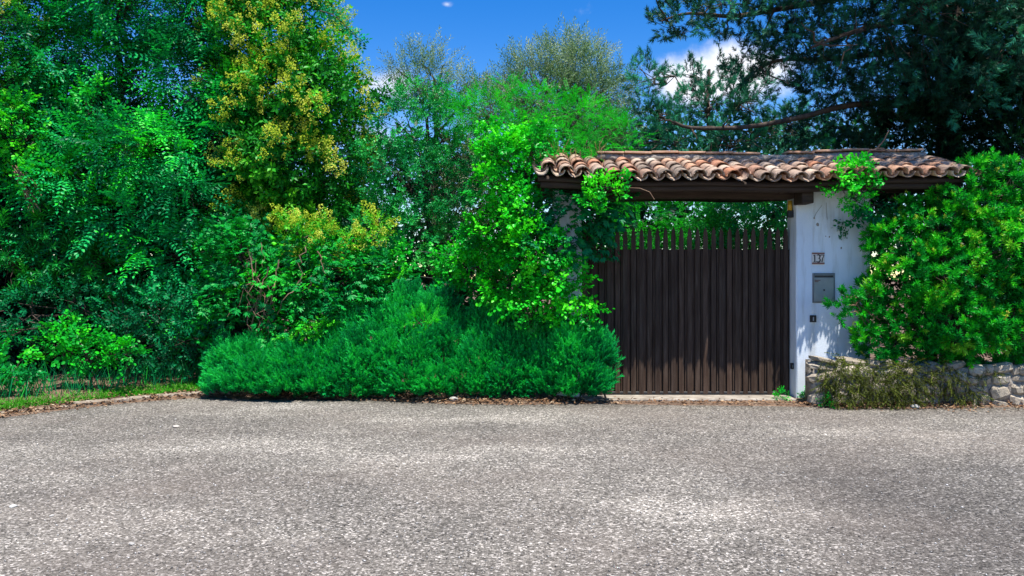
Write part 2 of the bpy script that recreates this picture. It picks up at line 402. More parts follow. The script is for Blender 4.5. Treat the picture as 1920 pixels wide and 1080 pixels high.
def unit(v):
    return v / (np.linalg.norm(v, axis=-1, keepdims=True) + 1e-9)

class Spray:
    def __init__(s): s.p, s.d, s.n, s.l, s.w, s.h = [], [], [], [], [], []
    def add(s, p, d, n, l, w, h=0.0):
        s.p.append(p); s.d.append(d); s.n.append(n); s.l.append(l); s.w.append(w); s.h.append(h)
    def arr(s):
        return [np.array(a, float) for a in (s.p, s.d, s.n, s.l, s.w, s.h)]

def sp_pinnate(r, pairs=7, L=.30, ll=.05, lw=.026):
    s = Spray()
    bend = r.uniform(.1, .5)
    for i in range(pairs):
        t = .15 + .85 * i / pairs
        c = np.array((L * t, 0, -bend * L * t * t))
        for sd in (-1, 1):
            d = np.array((.45 + r.uniform(-.1, .1), sd * 1.0, r.uniform(-.35, .05) - .3 * bend))
            s.add(c, d, np.array((r.uniform(-.25, .25), r.uniform(-.3, .3), 1.0)), ll * r.uniform(.8, 1.15), lw * r.uniform(.85, 1.1), r.uniform(-.08, .08))
    s.add(np.array((L, 0, -bend * L)), np.array((1, 0, -bend)), np.array((0, 0, 1.)), ll, lw)
    return s.arr()

def sp_bushy(r, n=13, L=.20, ll=.055, lw=.03, spread=.95, tip=.0):
    s = Spray()
    for i in range(n):
        t = (i + .5) / n
        a = i * 2.4 + r.uniform(-.4, .4)
        rad = np.array((0, math.cos(a), math.sin(a)))
        d = np.array((.55 + tip * t, 0, 0)) + rad * spread * (1 - .35 * t)
        s.add(np.array((L * t, 0, 0)) + rad * .006, d, np.array((.9, 0, .25)) - .35 * rad + r.normal(0, .25, 3), ll * r.uniform(.75, 1.2), lw * r.uniform(.8, 1.15), .22 * (t - .5) + r.uniform(-.08, .08))
    return s.arr()

def sp_rosette(r, n=16, L=.12, ll=.10, lw=.022):
    s = Spray()
    for i in range(n):
        t = (i + .5) / n
        a = i * 2.4 + r.uniform(-.3, .3)
        rad = np.array((0, math.cos(a), math.sin(a)))
        d = np.array((.25 + .9 * t, 0, 0)) + rad * (1.0 - .45 * t)
        s.add(np.array((L * t, 0, 0)), d, np.array((1, 0, .1)) - .5 * rad, ll * r.uniform(.8, 1.15), lw * r.uniform(.85, 1.2), .3 * (t - .6) + r.uniform(-.05, .05))
    return s.arr()

def sp_needles(r, n=30, L=.22, ll=.035, lw=.006, lean=.8, tipc=.25):
    s = Spray()
    for i in range(n):
        t = .05 + .95 * (i + r.uniform(0, 1)) / n
        a = r.uniform(0, 6.283)
        rad = np.array((0, math.cos(a), math.sin(a)))
        s.add(np.array((L * t, 0, 0)), np.array((lean + .3 * t, 0, 0)) + rad * (1.1 - .5 * t), np.cross(rad, (1, 0, 0)) * .6 + rad * .5 + np.array((.5, 0, 0)), ll * r.uniform(.75, 1.2) * (1.05 - .35 * t), lw, tipc * (t - .5) + r.uniform(-.1, .1))
    return s.arr()

def sp_palmate(r, k=4, ll=.085, lw=.034):
    s = Spray()
    for q in range(k):
        c = np.array((.05 + .08 * q, r.uniform(-.08, .08), r.uniform(-.04, .04)))
        for i in range(5):
            a = (i - 2) * .62
            s.add(c, np.array((math.cos(a), math.sin(a), -.25)), np.array((.35, 0, 1.0)) + r.normal(0, .2, 3), ll * (1.1 - .14 * abs(i - 2)) * r.uniform(.9, 1.1), lw, r.uniform(-.1, .1))
    return s.arr()

def sp_ivy(r, n=11, L=.22, ll=.065, lw=.058):
    s = Spray()
    for i in range(n):
        t = (i + .5) / n
        s.add(np.array((L * t, r.uniform(-.06, .06), r.uniform(-.02, .04))), np.array((.6 + r.uniform(-.5, .5), r.uniform(-1, 1), -.2)), np.array((0, 0, 1.)) + r.normal(0, .42, 3), ll * r.uniform(.6, 1.15), lw * r.uniform(.6, 1.1), .25 * (t - .5) + r.uniform(-.12, .12))
    return s.arr()

def sp_panicle(r, n=46, L=.13, R=.055, ll=.020, lw=.018):
    s = Spray()
    for i in range(n):
        t = r.uniform(0, 1); a = r.uniform(0, 6.283); q = R * (1 - .75 * t) * math.sqrt(r.uniform(.1, 1))
        rad = np.array((0, math.cos(a), math.sin(a)))
        s.add(np.array((L * t, 0, 0)) + rad * q, rad + r.normal(0, .6, 3), r.normal(0, 1, 3), ll * r.uniform(.7, 1.3), lw, r.uniform(-.3, .3))
    return s.arr()

def variants(fn, k=4, seed=0, **kw):
    r = np.random.default_rng(seed)
    return [fn(r, **kw) for _ in range(k)]

TRIS = {}
def foliage(name, parent, mat, fr, vars_, leaf=DIAMOND, stuff=True):
    """fr = dict(o, x, n, s, h) arrays of spray frames (world coords)"""
    tv, tf = leaf
    o, x, nn, s, h = fr['o'], unit(fr['x']), fr['n'], fr['s'], fr['h']
    z = unit(nn - x * (nn * x).sum(1, keepdims=True))
    y = np.cross(z, x)
    R = np.stack([x, y, z], 2)                     # columns
    which = rng.integers(0, len(vars_), len(o))
    Vs, Fs, Hs, off = [], [], [], 0
    for k, (p, d, n, l, w, hh) in enumerate(vars_):
        m = which == k
        if not m.any(): continue
        Rm, om, sm, hm = R[m], o[m], s[m], h[m]
        d = unit(d); yy = unit(np.cross(n, d)); zz = np.cross(d, yy)
        loc = p[:, None, :] + (tv[None, :, 0, None] * l[:, None, None]) * d[:, None] + (tv[None, :, 1, None] * w[:, None, None]) * yy[:, None] + (tv[None, :, 2, None] * l[:, None, None]) * zz[:, None]
        loc = loc.reshape(-1, 3)
        W = np.einsum('kij,vj->kvi', Rm, loc) * sm[:, None, None] + om[:, None]
        nv, nl, K = len(tv), len(p), len(om)
        Vs.append(W.reshape(-1, 3))
        base = (np.arange(K * nl) * nv)[:, None, None]
        Fs.append((tf[None] + base).reshape(-1, tf.shape[1]) + off)
        hv = np.repeat((hm[:, None] + hh[None]).reshape(-1) + rng.normal(0, .05, K * nl), len(tf))
        Hs.append(np.clip(hv, 0, 1)); off += K * nl * nv
    V, Fc, H = np.concatenate(Vs), np.concatenate(Fs), np.concatenate(Hs)
    TRIS[name + str(len(TRIS))] = len(Fc) * (tf.shape[1] - 2)
    ob = obj(name, mesh_np(name, V, Fc, mat, H), parent)
    if stuff: ob["kind"] = "stuff"
    return ob

def B(px, py, Y, rx, ry, ry_m):
    """blob: photo-pixel centre at depth Y, radii in photo pixels, depth radius in metres"""
    c = P(px, py, Y)
    return (c, np.array((rx / F * c[1], ry_m, ry / F * c[1])))

def sample_clumps(blobs, spacing, shell=(.6, 1.0), back=.3, zmin=0.02, mult=3.0, keep=1.0):
    pts, nrm = [], []
    grid = {}
    for bi, (c, r) in enumerate(blobs):
        area = 4 * math.pi * ((r[0] * r[1]) ** 1.6 / 3 + (r[0] * r[2]) ** 1.6 / 3 + (r[1] * r[2]) ** 1.6 / 3) ** (1 / 1.6)
        n = int(area / spacing ** 2 * mult)
        d = unit(rng.normal(0, 1, (n, 3)))
        rad = rng.uniform(shell[0], shell[1], n)
        pr = rng.random(n)
        for i in range(n):
            if d[i, 1] > .25 and pr[i] > back: continue
            p = c + d[i] * r * rad[i]
            if p[2] < zmin: continue
            bad = False
            for bj, (c2, r2) in enumerate(blobs):
                if bj != bi and (((p - c2) / r2) ** 2).sum() < (shell[0] * .8) ** 2: bad = True; break
            if bad: continue
            k = tuple((p // spacing).astype(int))
            ok = True
            for ax in (-1, 0, 1):
                for ay in (-1, 0, 1):
                    for az in (-1, 0, 1):
                        for q in grid.get((k[0] + ax, k[1] + ay, k[2] + az), ()):
                            if ((q - p) ** 2).sum() < spacing ** 2: ok = False; break
                        if not ok: break
                    if not ok: break
                if not ok: break
            if not ok or rng.random() > keep: continue
            grid.setdefault(k, []).append(p)
            pts.append(p); nrm.append(d[i] / r)
    return np.array(pts), unit(np.array(nrm))

SUNV = np.array(SUN)
def frames(pts, nrm, m, cr, s=(.8, 1.25), hue=(.45, .16), up=.3, out=.6, nup=.7, droop=0.0, jn=.35, spread=.8, flat=1.0):
    """m sprays around every clump point"""
    K = len(pts)
    P_ = np.repeat(pts, m, 0); N_ = np.repeat(nrm, m, 0); n = len(P_)
    dr = unit(unit(rng.normal(0, 1, (n, 3))) * spread + N_ * out + np.array((0, 0, up)))
    if droop: dr = unit(dr - np.array((0, 0, droop)))
    o = P_ + unit(rng.normal(0, 1, (n, 3))) * (rng.random((n, 1)) ** .5) * cr * np.array((1, 1, flat))
    nn = np.array((0, 0, nup)) + SUNV * .35 + N_ * .35 + rng.normal(0, jn, (n, 3))
    ch = np.repeat(rng.normal(hue[0], hue[1], K), m)
    h = ch + rng.normal(0, hue[1] * .5, n) 
    return dict(o=o, x=dr, n=nn, s=rng.uniform(s[0], s[1], n), h=h)

def cat_frames(*fs):
    return {k: np.concatenate([f[k] for f in fs]) for k in fs[0]}

def skeleton(parent, base, top, blobs, clumps, r0, mat, n_twig=220, name_trunk='trunk', lean=.05, r_twig=.006):
    """tapered trunk, limbs to the blob centres, twigs to the clumps"""
    tr = curve_pts(base, top, 12, jit=.02)
    rad = np.linspace(r0, r0 * .35, 12); rad[0] *= 1.25
    V, Fc = tubes_np([(tr, rad)], 9)
    obj(name_trunk, mesh_np(name_trunk, V, Fc, mat, smooth=True), parent)
    paths = []
    for c, r in blobs:
        i = int(np.clip(np.argmin(np.linalg.norm(tr - (c - np.array((0, 0, .5))), axis=1)), 2, 11))
        q = curve_pts(tr[i], c, 8, jit=.04, up=.06)
        paths.append((q, np.linspace(rad[i] * .55, max(.008, r0 * .12), 8)))
    cs = np.array([b[0] for b in blobs])
    if len(clumps):
        idx = rng.permutation(len(clumps))[:n_twig]
        for i in idx:
            p = clumps[i]; j = int(np.argmin(((cs - p) ** 2).sum(1)))
            pth = paths[j][0]; st = pth[rng.integers(4, 8)]
            paths.append((curve_pts(st, p, 5, jit=.06), np.linspace(r_twig * 1.8, r_twig * .5, 5)))
    V, Fc = tubes_np(paths, 5)
    obj('branches', mesh_np('branches', V, Fc, mat, smooth=True), parent)["kind"] = "stuff"

# ------------------------------------------------------------------ the ground
edge_px = [(-1500, 1010), (-900, 900), (-500, 838), (-200, 803), (0, 783), (120, 768), (240, 755), (330, 748), (430, 742), (560, 746), (700, 750), (830, 756), (950, 758), (1060, 757),
           (1140, 757), (1300, 759), (1480, 761), (1600, 765), (1740, 765), (1850, 763), (1960, 762), (2200, 764), (2700, 770)]
EX, EY = [], []
for px, py in edge_px:
    Y = CAMH * F / (py - HZ)
    EX.append((px - 960) / F * Y); EY.append(Y)
EX, EY = np.array(EX), np.array(EY)
def edge_y(x):
    return float(np.interp(x, EX, EY))

def ground_z(x, y):
    """soil behind the road edge"""
    d = y - edge_y(x)
    rise = min(max((d - .12) / .5, 0), 1)
    gate = min(max((x - 0.7) / .3, 0), 1) * min(max((4.0 - x) / .3, 0), 1)
    zl = .015 + rise * (.12 if x < -3.2 else .05)
    return zl * (1 - gate) + .006 * gate + .012 * math.sin(x * 7.3 + y * 3.1) * (1 - gate) * rise

bm = bmesh.new()
S = 600.0
vsq = [bm.verts.new(v) for v in ((-S, -S, -.06), (S, -S, -.06), (S, S, -.06), (-S, S, -.06))]
bm.faces.new(vsq)
tag(obj('ground', bm_mesh('ground', bm, M['soil'])), kind='structure')

# road sheet
xs = np.concatenate([[-120], np.arange(-9.0, 9.01, .12), [120]])
Vr, Fr = [], []
for x in xs:
    j = .0 if abs(x) > 9.5 else .035 * math.sin(x * 5.1) + .025 * math.sin(x * 13.7 + 1) + rnd.uniform(-.02, .02)
    e = edge_y(x) + j
    Vr += [(x, -60, 0), (x, e - .5, 0), (x, e, 0.0), (x, e + .02, -.05)]
for i in range(len(xs) - 1):
    a = i * 4
    for k in range(3): Fr.append((a + k, a + 4 + k, a + 5 + k, a + 1 + k))
road = obj('road', mesh_np('road', Vr, Fr, M['asphalt']))
tag(road, kind='structure')

# soil bank behind the road
gx = np.concatenate([[-90, -40, -20], np.arange(-12, 12.01, .16), [20, 40, 90]])
gt = [-.10, -.02, .08, .2, .35, .55, .8, 1.2, 1.8, 2.6, 4, 7, 12, 30, 80]
Vg, Fg = [], []
for x in gx:
    e = edge_y(x)
    for t in gt:
        y = e + t
        z = ground_z(x, y) + rnd.uniform(-.008, .008)
        if t < -.05: z = -.03
        elif t < 0.05: z = max(.006, z * .5)
        Vg.append((x, y, z))
nt_ = len(gt)
for i in range(len(gx) - 1):
    for k in range(nt_ - 1):
        a = i * nt_ + k
        Fg.append((a, a + nt_, a + nt_ + 1, a + 1))
tag(obj('earth_bank', mesh_np('earth_bank', Vg, Fg, M['soil'], smooth=True)), kind='structure')

# ------------------------------------------------------------------ kerb, stone by stone
kerb = tag(thing('kerb', (-6, 9.5, 0), None, None), kind='structure')
def lump_mesh(name, sx, sy, sz, mat, seed, jit=.12, bev=.18):
    r = random.Random(seed)
    b = bmesh.new(); bmesh.ops.create_cube(b, size=1.0)
    for v in b.verts:
        v.co = Vector((v.co.x * sx * (1 + r.uniform(-jit, jit)), v.co.y * sy * (1 + r.uniform(-jit, jit)), v.co.z * sz * (1 + r.uniform(-jit, jit))))
    bmesh.ops.bevel(b, geom=list(b.edges), offset=bev * min(sx, sy, sz), segments=1, affect='EDGES')
    return bm_mesh(name, b, mat)
kx = -7.6
k_i = 0
kmeshes = [lump_mesh('kerb_stone', 1.0, .13, .15, M['kerb'], 40 + i, .05, .14) for i in range(4)]
while kx < -3.95:
    Lk = rnd.uniform(.62, .8)
    x0, x1 = kx, kx + Lk - .012
    y0, y1 = edge_y(x0) + .2, edge_y(x1) + .2
    o = bpy.data.objects.new('kerb_stone', kmeshes[k_i % 4]); link(o, kerb)
    o.location = Vector(((x0 + x1) / 2, (y0 + y1) / 2, -.004 + rnd.uniform(-.03, .012))) - kerb.location
    o.scale = (math.hypot(x1 - x0, y1 - y0), 1, 1)
    o.rotation_euler = (rnd.uniform(-.06, .06), rnd.uniform(-.02, .02), math.atan2(y1 - y0, x1 - x0))
    kx += Lk; k_i += 1

# ------------------------------------------------------------------ gateway: pillars, roof, gate
GX0, GX1, GY = 0.93, 3.735, 10.72
PFY = 10.48                                        # front of the pillars
def wall_thing(name, x0, x1, y0, y1, z0, z1, label, cat):
    t = thing(name, ((x0 + x1) / 2, (y0 + y1) / 2, 0), label, cat)
    b = box_bm(x0, x1, y0, y1, z0, z1, .015)
    bmesh.ops.subdivide_edges(b, edges=[e for e in b.edges if e.calc_length() > .4], cuts=5, use_grid_fill=True)
    r = random.Random(3)
    for v in b.verts: v.co += Vector((r.uniform(-1, 1), r.uniform(-1, 1), 0)) * .0025
    obj('plaster', bm_mesh('plaster', b, M['plaster']), t)
    return t
wall_r = wall_thing('white_wall', 3.74, 4.72, PFY, 10.84, -.05, 2.86, 'white plastered gate pillar and wall beside the dark gate, with number and mailbox', 'wall')
wall_l = wall_thing('gate_pillar', 0.56, 0.925, PFY + .06, 10.9, -.05, 2.8, 'white plastered pillar mostly hidden under bright ivy, dark gate on its other side', 'pillar')
# blemishes in the plaster
for px, py, r in ((1533, 421, .020), (1526.5, 409, .010), (1577, 465, .011), (1555, 444, .009), (1548, 443, .006)):
    c = P(px, py, PFY)
    b = bmesh.new(); bmesh.ops.create_circle(b, cap_ends=True, radius=r, segments=9, matrix=Matrix.Translation((c[0], PFY - .0035, c[2])) @ Matrix.Rotation(math.pi / 2, 4, 'X') @ Matrix.Scale(1.35, 4, (0, 1, 0)))
    for v in b.verts: v.co += Vector((rnd.uniform(-.2, .2) * r, 0, rnd.uniform(-.25, .25) * r))
    obj('chipped_hole', bm_mesh('chipped_hole', b, M['mortar']), wall_r)
# thin cable hanging on the plaster
for pts in (((1541, 385), (1530, 400), (1526, 409)), ((1549, 380), (1550, 400), (1551, 412))):
    q = np.array([P(a, b_, PFY - .012) for a, b_ in pts])
    V, Fc = tubes_np([(q, np.full(len(q), .003))], 5)
    obj('cable', mesh_np('cable', V, Fc, M['postc']), wall_r)

# threshold slab
th = box('threshold_slab', .75, 3.70, 10.33, 10.86, -.04, .028, M['concrete'], bevel=.012)
tag(th, 'pale worn concrete slab along the foot of the dark gate', 'threshold')

# the gate: backing boards, pointed pickets, rails
gate = thing('gate', ((GX0 + GX1) / 2, GY, 0.03), 'dark brown wooden picket gate with pointed tops under the tiled roof', 'gate')
NP = 26
step = (GX1 - GX0 - .01) / NP
bb = box_bm(-step / 2 - .004, step / 2 + .004, 0, .016, .05, 1.985, .002)
back_me = bm_mesh('backing_board', bb, M['wood'])
pw = .031
b = bmesh.new()
prof = [(-pw, .045), (pw, .045), (pw, 2.15), (pw * .72, 2.185), (pw * .86, 2.205), (pw * .5, 2.245), (0, 2.285), (-pw * .5, 2.245), (-pw * .86, 2.205), (-pw * .72, 2.185), (-pw, 2.15)]
f1 = b.faces.new([b.verts.new((x, -.020, z)) for x, z in prof])
ex = bmesh.ops.extrude_face_region(b, geom=[f1])
for v in ex['geom']:
    if isinstance(v, bmesh.types.BMVert): v.co.y = -.001
bmesh.ops.recalc_face_normals(b, faces=b.faces)
picket_me = bm_mesh('picket', b, M['wood'])
for i in range(NP):
    cx = GX0 + .005 + (i + .5) * step
    o = bpy.data.objects.new('backing_board', back_me); link(o, gate)
    o.location = Vector((cx, GY + (.001 if i % 2 else .0185), rnd.uniform(-.006, .006))) - Vector((gate.location.x, gate.location.y, gate.location.z)) + Vector((0, 0, .0))
    o = bpy.data.objects.new('picket', picket_me); link(o, gate)
    o.location = Vector((cx + rnd.uniform(-.003, .003), GY - .003, rnd.uniform(-.008, .008))) - gate.location
    o.rotation_euler = (0, rnd.uniform(-.0015, .0015), 0)
for z in (.3, 1.05, 1.85):
    box('rail', GX0 + .01, GX1 - .01, GY + .038, GY + .085, z, z + .1, M['wood'], gate)
box('bottom_channel', GX0 + .005, GX1 - .005, GY - .022, GY + .03, .034, .07, M['black'], gate)

# gate hardware on the pillar's inner face
lt = thing('flashing_light', (3.73, 10.62, 2.4), 'small amber gate light in a black holder on top of the pillar edge', 'light')
zb = P(1484, 408, 10.6)[2]
b = bmesh.new(); bmesh.ops.create_cone(b, cap_ends=True, segments=14, radius1=.032, radius2=.026, depth=.13, matrix=Matrix.Translation((3.70, 10.6, zb + .16)))
obj('lens', bm_mesh('lens', b, M['lens'], True), lt)
box('holder', 3.665, 3.739, 10.565, 10.635, zb, zb + .094, M['black'], lt, .008)
pc = P(1483, 686, 10.6)
ph = thing('photocell', (3.725, 10.6, pc[2]), 'small black sensor box low on the pillar edge beside the gate', 'sensor')
box('housing', 3.705, 3.7385, 10.56, 10.61, pc[2] - .04, pc[2] + .04, M['black'], ph, .006)
box('lens', 3.715, 3.73, 10.552, 10.559, pc[2] - .02, pc[2] + .02, M['steel_edge'], ph, .002)

# house number
a0, a1 = P(1522, 496, PFY), P(1545, 473, PFY)
hn = thing('house_number', (a0[0], PFY, a0[2]), 'cream ceramic house number 137 with maroon bands above the mailbox', 'house number')
plate = box('plate', a0[0], a1[0], PFY - .014, PFY - .001, a0[2], a1[2], M['ceramic'], hn, .002)
W_, H_ = a1[0] - a0[0], a1[2] - a0[2]
for z in (a0[2] + .006, a1[2] - .026):
    box('band', a0[0] - .002, a1[0] + .002, PFY - .0175, PFY - .0145, z, z + .020, M['maroon'], plate, .001)
def digit(name, strokes, ox, oz, sc):
    """strokes: list of polylines [(x,z,halfwidth)...] -> flat raised ribbons"""
    Vd, Fd = [], []
    for st in strokes:
        n = len(st); off = len(Vd)
        for i, (x, z, hw) in enumerate(st):
            xa, za, _ = st[max(i - 1, 0)]; xb, zb_, _ = st[min(i + 1, n - 1)]
            dx, dz = xb - xa, zb_ - za; L = math.hypot(dx, dz) + 1e-9
            nx, nz_ = -dz / L * hw, dx / L * hw
            Vd += [(ox + sc * (x + nx), PFY - .0165, oz + sc * (z + nz_)), (ox + sc * (x - nx), PFY - .0165, oz + sc * (z - nz_))]
        for i in range(n - 1):
            a = off + 2 * i; Fd.append((a, a + 1, a + 3, a + 2))
    # thickness
    n0 = len(Vd); Vd += [(x, PFY - .0142, z) for x, y, z in Vd[:n0]]
    for f in list(Fd): Fd.append(tuple(q + n0 for q in reversed(f)))
    obj(name, mesh_np(name, Vd, Fd, M['ink']), plate)
arc = lambda cx, cz, r, a0_, a1_, hw0, hw1: [(cx + r * math.cos(a0_ + (a1_ - a0_) * k / 9), cz + r * math.sin(a0_ + (a1_ - a0_) * k / 9), hw0 + (hw1 - hw0) * math.sin(math.pi * k / 9)) for k in range(10)]
sc = H_ * .60; oz = a0[2] + H_ * .20
digit('digit', [[(.25, 0, .085), (.25, 1, .085)], [(.0, .02, .035), (.5, .02, .035)], [(.25, .97, .05), (.05, .84, .03)]], a0[0] + W_ * .06, oz, sc)
digit('digit', [arc(.22, .74, .24, 2.5, -1.45, .04, .10), arc(.22, .27, .27, 1.4, -2.6, .04, .11)], a0[0] + W_ * .36, oz, sc)
digit('digit', [[(.0, .95, .06), (.52, .95, .06)], [(.5, .93, .05), (.3, .5, .07), (.2, 0, .095)], [(.02, .96, .03), (.02, .74, .02)]], a0[0] + W_ * .67, oz, sc)

# mailbox
m0, m1 = P(1523, 568, PFY), P(1565, 512, PFY)
mb = thing('mailbox', (m0[0], PFY, m0[2]), 'flat grey steel mailbox set in the white wall under the house number', 'mailbox')
box('frame', m0[0], m1[0], PFY - .012, PFY - .001, m0[2], m1[2], M['steel_edge'], mb, .003)
mdoor = box('door', m0[0] + .018, m1[0] - .018, PFY - .021, PFY - .0125, m0[2] + .018, m1[2] - .062, M['steel'], mb, .003)
mslot = box('slot', m0[0] + .026, m1[0] - .026, PFY - .0175, PFY - .0125, m1[2] - .052, m1[2] - .016, M['black'], mb, .002)
fl = box('slot_flap', m0[0] + .024, m1[0] - .024, PFY - .024, PFY - .018, m1[2] - .034, m1[2] - .012, M['steel_edge'], mslot, .002)
bt = bmesh.new(); bmesh.ops.create_cone(bt, cap_ends=True, segments=12, radius1=.010, radius2=.010, depth=.012, matrix=Matrix.Translation((m0[0] + .5 * (m1[0] - m0[0]) , PFY - .025, m0[2] + .17)) @ Matrix.Rotation(math.pi / 2, 4, 'X'))
obj('lock', bm_mesh('lock', bt, M['black']), mdoor)
# faded sticker rows on the door
for k, (dx, w, dz) in enumerate(((.024, .075, .100), (.024, .05, .118))):
    box('sticker', m0[0] + dx, m0[0] + dx + w, PFY - .0235, PFY - .0215, m1[2] - dz, m1[2] - dz + .011, M['rust'], mdoor, .0004)

# intercom
i0, i1 = P(1518, 604, PFY), P(1530, 591, PFY)
ic = thing('doorbell', (i0[0], PFY, i0[2]), 'small dark doorbell panel with a pale button below the mailbox', 'doorbell')
ipan = box('panel', i0[0], i1[0], PFY - .018, PFY - .001, i0[2], i1[2], M['black'], ic, .004)
box('button', i0[0] + .036, i0[0] + .05, PFY - .022, PFY - .0185, i0[2] + .02, i0[2] + .07, M['button'], ipan, .002)

# ---- tiled roof
RX0, RX1 = 0.335, 5.80
EYF, EZ = 10.02, 2.86       # eave line of the deck (front)
RY, RZ = 11.12, 3.20
BY, BZ = 12.1, 2.86
roof = thing('tiled_roof', (RX0, 10.6, 2.7), 'long weathered terracotta tile roof over the gate and white wall', 'roof')
def sag(x):
    t = (x - RX0) / (RX1 - RX0)
    return -.06 * math.sin(math.pi * min(max(t * 1.08, 0), 1)) + .012 * math.sin(x * 3.1)
sl = Vector((0, RY - EYF, RZ - EZ)); SL = sl.length; sd = sl.normalized(); sn = Vector((0, -sd.z, sd.y))
pitch = math.atan2(sd.z, sd.y)
# deck (front and back slope), sagging with the ridge
Vd, Fd = [], []
xsd = np.linspace(RX0 + .02, RX1 - .02, 28)
for x in xsd:
    s_ = sag(x)
    Vd += [(x, EYF + .05, EZ + s_), (x, RY, RZ + s_ - .02), (x, BY, BZ + s_), (x, BY, BZ + s_ - .05), (x, RY, RZ + s_ - .08), (x, EYF + .05, EZ + s_ - .045)]
for i in range(len(xsd) - 1):
    a = i * 6
    for k in range(6): Fd.append((a + k, a + 6 + k, a + 6 + (k + 1) % 6, a + (k + 1) % 6))
obj('deck', mesh_np('deck', Vd, Fd, M['beam']), roof)
capV = []
for x, flip in ((RX0 + .018, 0), (RX1 - .018, 1)):
    s_ = sag(x)
    ring = [(x, EYF + .05, EZ + s_ + .001), (x, RY, RZ + s_ - .019), (x, BY, BZ + s_ + .001), (x, BY, BZ + s_ - .05), (x, RY, RZ + s_ - .08), (x, EYF + .05, EZ + s_ - .045)]
    me = bpy.data.meshes.new('verge_board'); me.from_pydata(ring + [(p[0] + (-.02 if not flip else .02), p[1], p[2]) for p in ring], [],
        [(0, 1, 4, 5), (1, 2, 3, 4), (6, 11, 10, 7), (7, 10, 9, 8)] + [(k, k + 6, (k + 1) % 6 + 6, (k + 1) % 6) for k in range(6)])
    me.materials.append(M['beam']); obj('verge_board', me, roof)
def beam_sag(name, x0, x1, y0, y1, z0, z1, parent, n=14):
    Vb, Fb = [], []
    for x in np.linspace(x0, x1, n):
        s_ = sag(x) * .8 + rnd.uniform(-.003, .003)
        Vb += [(x, y0, z0 + s_), (x, y1, z0 + s_), (x, y1, z1 + s_), (x, y0, z1 + s_)]
    for i in range(n - 1):
        a = i * 4
        for k in range(4): Fb.append((a + k, a + 4 + k, a + 4 + (k + 1) % 4, a + (k + 1) % 4))
    Vq = len(Vb)
    Fb += [(0, 1, 2, 3), (Vq - 1, Vq - 2, Vq - 3, Vq - 4)]
    return obj(name, mesh_np(name, Vb, Fb, M['beam']), parent)
beam_sag('eave_beam', RX0 + .03, RX1 - .1, EYF + .09, EYF + .21, EZ - .115, EZ - .03, roof)
beam_sag('lintel', 0.62, 3.95, 10.50, 10.72, 2.70, 2.935, roof)
for x in (0.75, 1.45, 2.15, 2.85, 3.45, 4.3, 5.0, 5.5):
    b_ = box_bm(x - .04, x + .04, 0, SL * .93, -.14, -.062, .004)
    o = obj('rafter', bm_mesh('rafter', b_, M['beam']), roof, False)
    o.location = Vector((0, EYF + .10, EZ + sag(x) + .02)) - roof.location
    o.rotation_euler = (pitch, 0, 0)
box('post', 5.5, 5.62, 10.5, 10.62, -.02, 2.72, M['beam'], roof, .008)
beam_sag('wall_plate', 4.725, 5.7, 10.5, 10.62, 2.74, 2.86, roof, 6)
c = P(1503, 381, 10.22); d_ = P(1525, 350, 10.22)
box('bracket', c[0], d_[0], 10.2, 10.52, c[2], d_[2] + .05, M['beam'], roof, .008)

def coppo_mesh(name, r0, r1, L, t=.013, seg=8, seed=0, concave=False, chip=0.0):
    """half-round tile: y runs up the slope, open side down; r0 at the lower end"""
    r = random.Random(seed)
    Vt, Ft = [], []
    for yi, (y, rr) in enumerate(((0, r0), (L, r1))):
        for lay in (0, 1):
            for k in range(seg + 1):
                a = math.pi * k / seg
                q = rr - (t if lay else 0)
                yy = y + (r.uniform(-chip, chip) if yi == 0 else 0)
                z = math.sin(a) * q * .92 * (-1 if concave else 1)
                Vt.append((math.cos(a) * q, yy, z))
    n = seg + 1
    for k in range(seg):
        Ft += [(k, k + 1, 2 * n + k + 1, 2 * n + k), (n + k + 1, n + k, 3 * n + k, 3 * n + k + 1), (k + 1, k, n + k, n + k + 1), (2 * n + k, 2 * n + k + 1, 3 * n + k + 1, 3 * n + k)]
    me = mesh_np(name, Vt, [tuple(reversed(f)) if concave else f for f in Ft], M['tile'], smooth=False)
    for i, p in enumerate(me.polygons): p.use_smooth = (i % 4) < 2
    return me
covers = [coppo_mesh('cover_tile', .098, .080, .43, seed=i, chip=.012) for i in range(5)]
pans = [coppo_mesh('pan_tile', .088, .104, .43, seed=20 + i, concave=True, chip=.008) for i in range(3)]
TS = .2085
ncol = int((RX1 - RX0) / TS)
rows = 4
expo = SL / rows
for ci in range(ncol + 1):
    for ri in range(rows):
        # pans sit in the hollow between the covers
        x = RX0 + .03 + ci * TS + rnd.uniform(-.008, .008)
        s0 = -.055 + ri * expo + rnd.uniform(-.012, .012)
        base = Vector((x, EYF, EZ + sag(x))) + sd * s0 + sn * (.108 + .004 * ri)
        o = bpy.data.objects.new('pan_tile', rnd.choice(pans)); link(o, roof)
        o.location = base - roof.location
        o.rotation_euler = (pitch - .03, rnd.uniform(-.03, .03), rnd.uniform(-.02, .02))
        if ci == ncol: continue
        if (ci, ri) in ((0, 0), (12, 0), (4, 3)): continue          # broken or missing covers
        x = RX0 + .03 + (ci + .5) * TS + rnd.uniform(-.012, .012)
        s0 = -.075 + ri * expo + rnd.uniform(-.03, .03)
        base = Vector((x, EYF, EZ + sag(x))) + sd * s0 + sn * (.075 + rnd.uniform(-.006, .01))
        o = bpy.data.objects.new('cover_tile', rnd.choice(covers)); link(o, roof)
        o.location = base - roof.location
        o.rotation_euler = (pitch - .035 + rnd.uniform(-.02, .02), rnd.uniform(-.06, .06), rnd.uniform(-.045, .045))
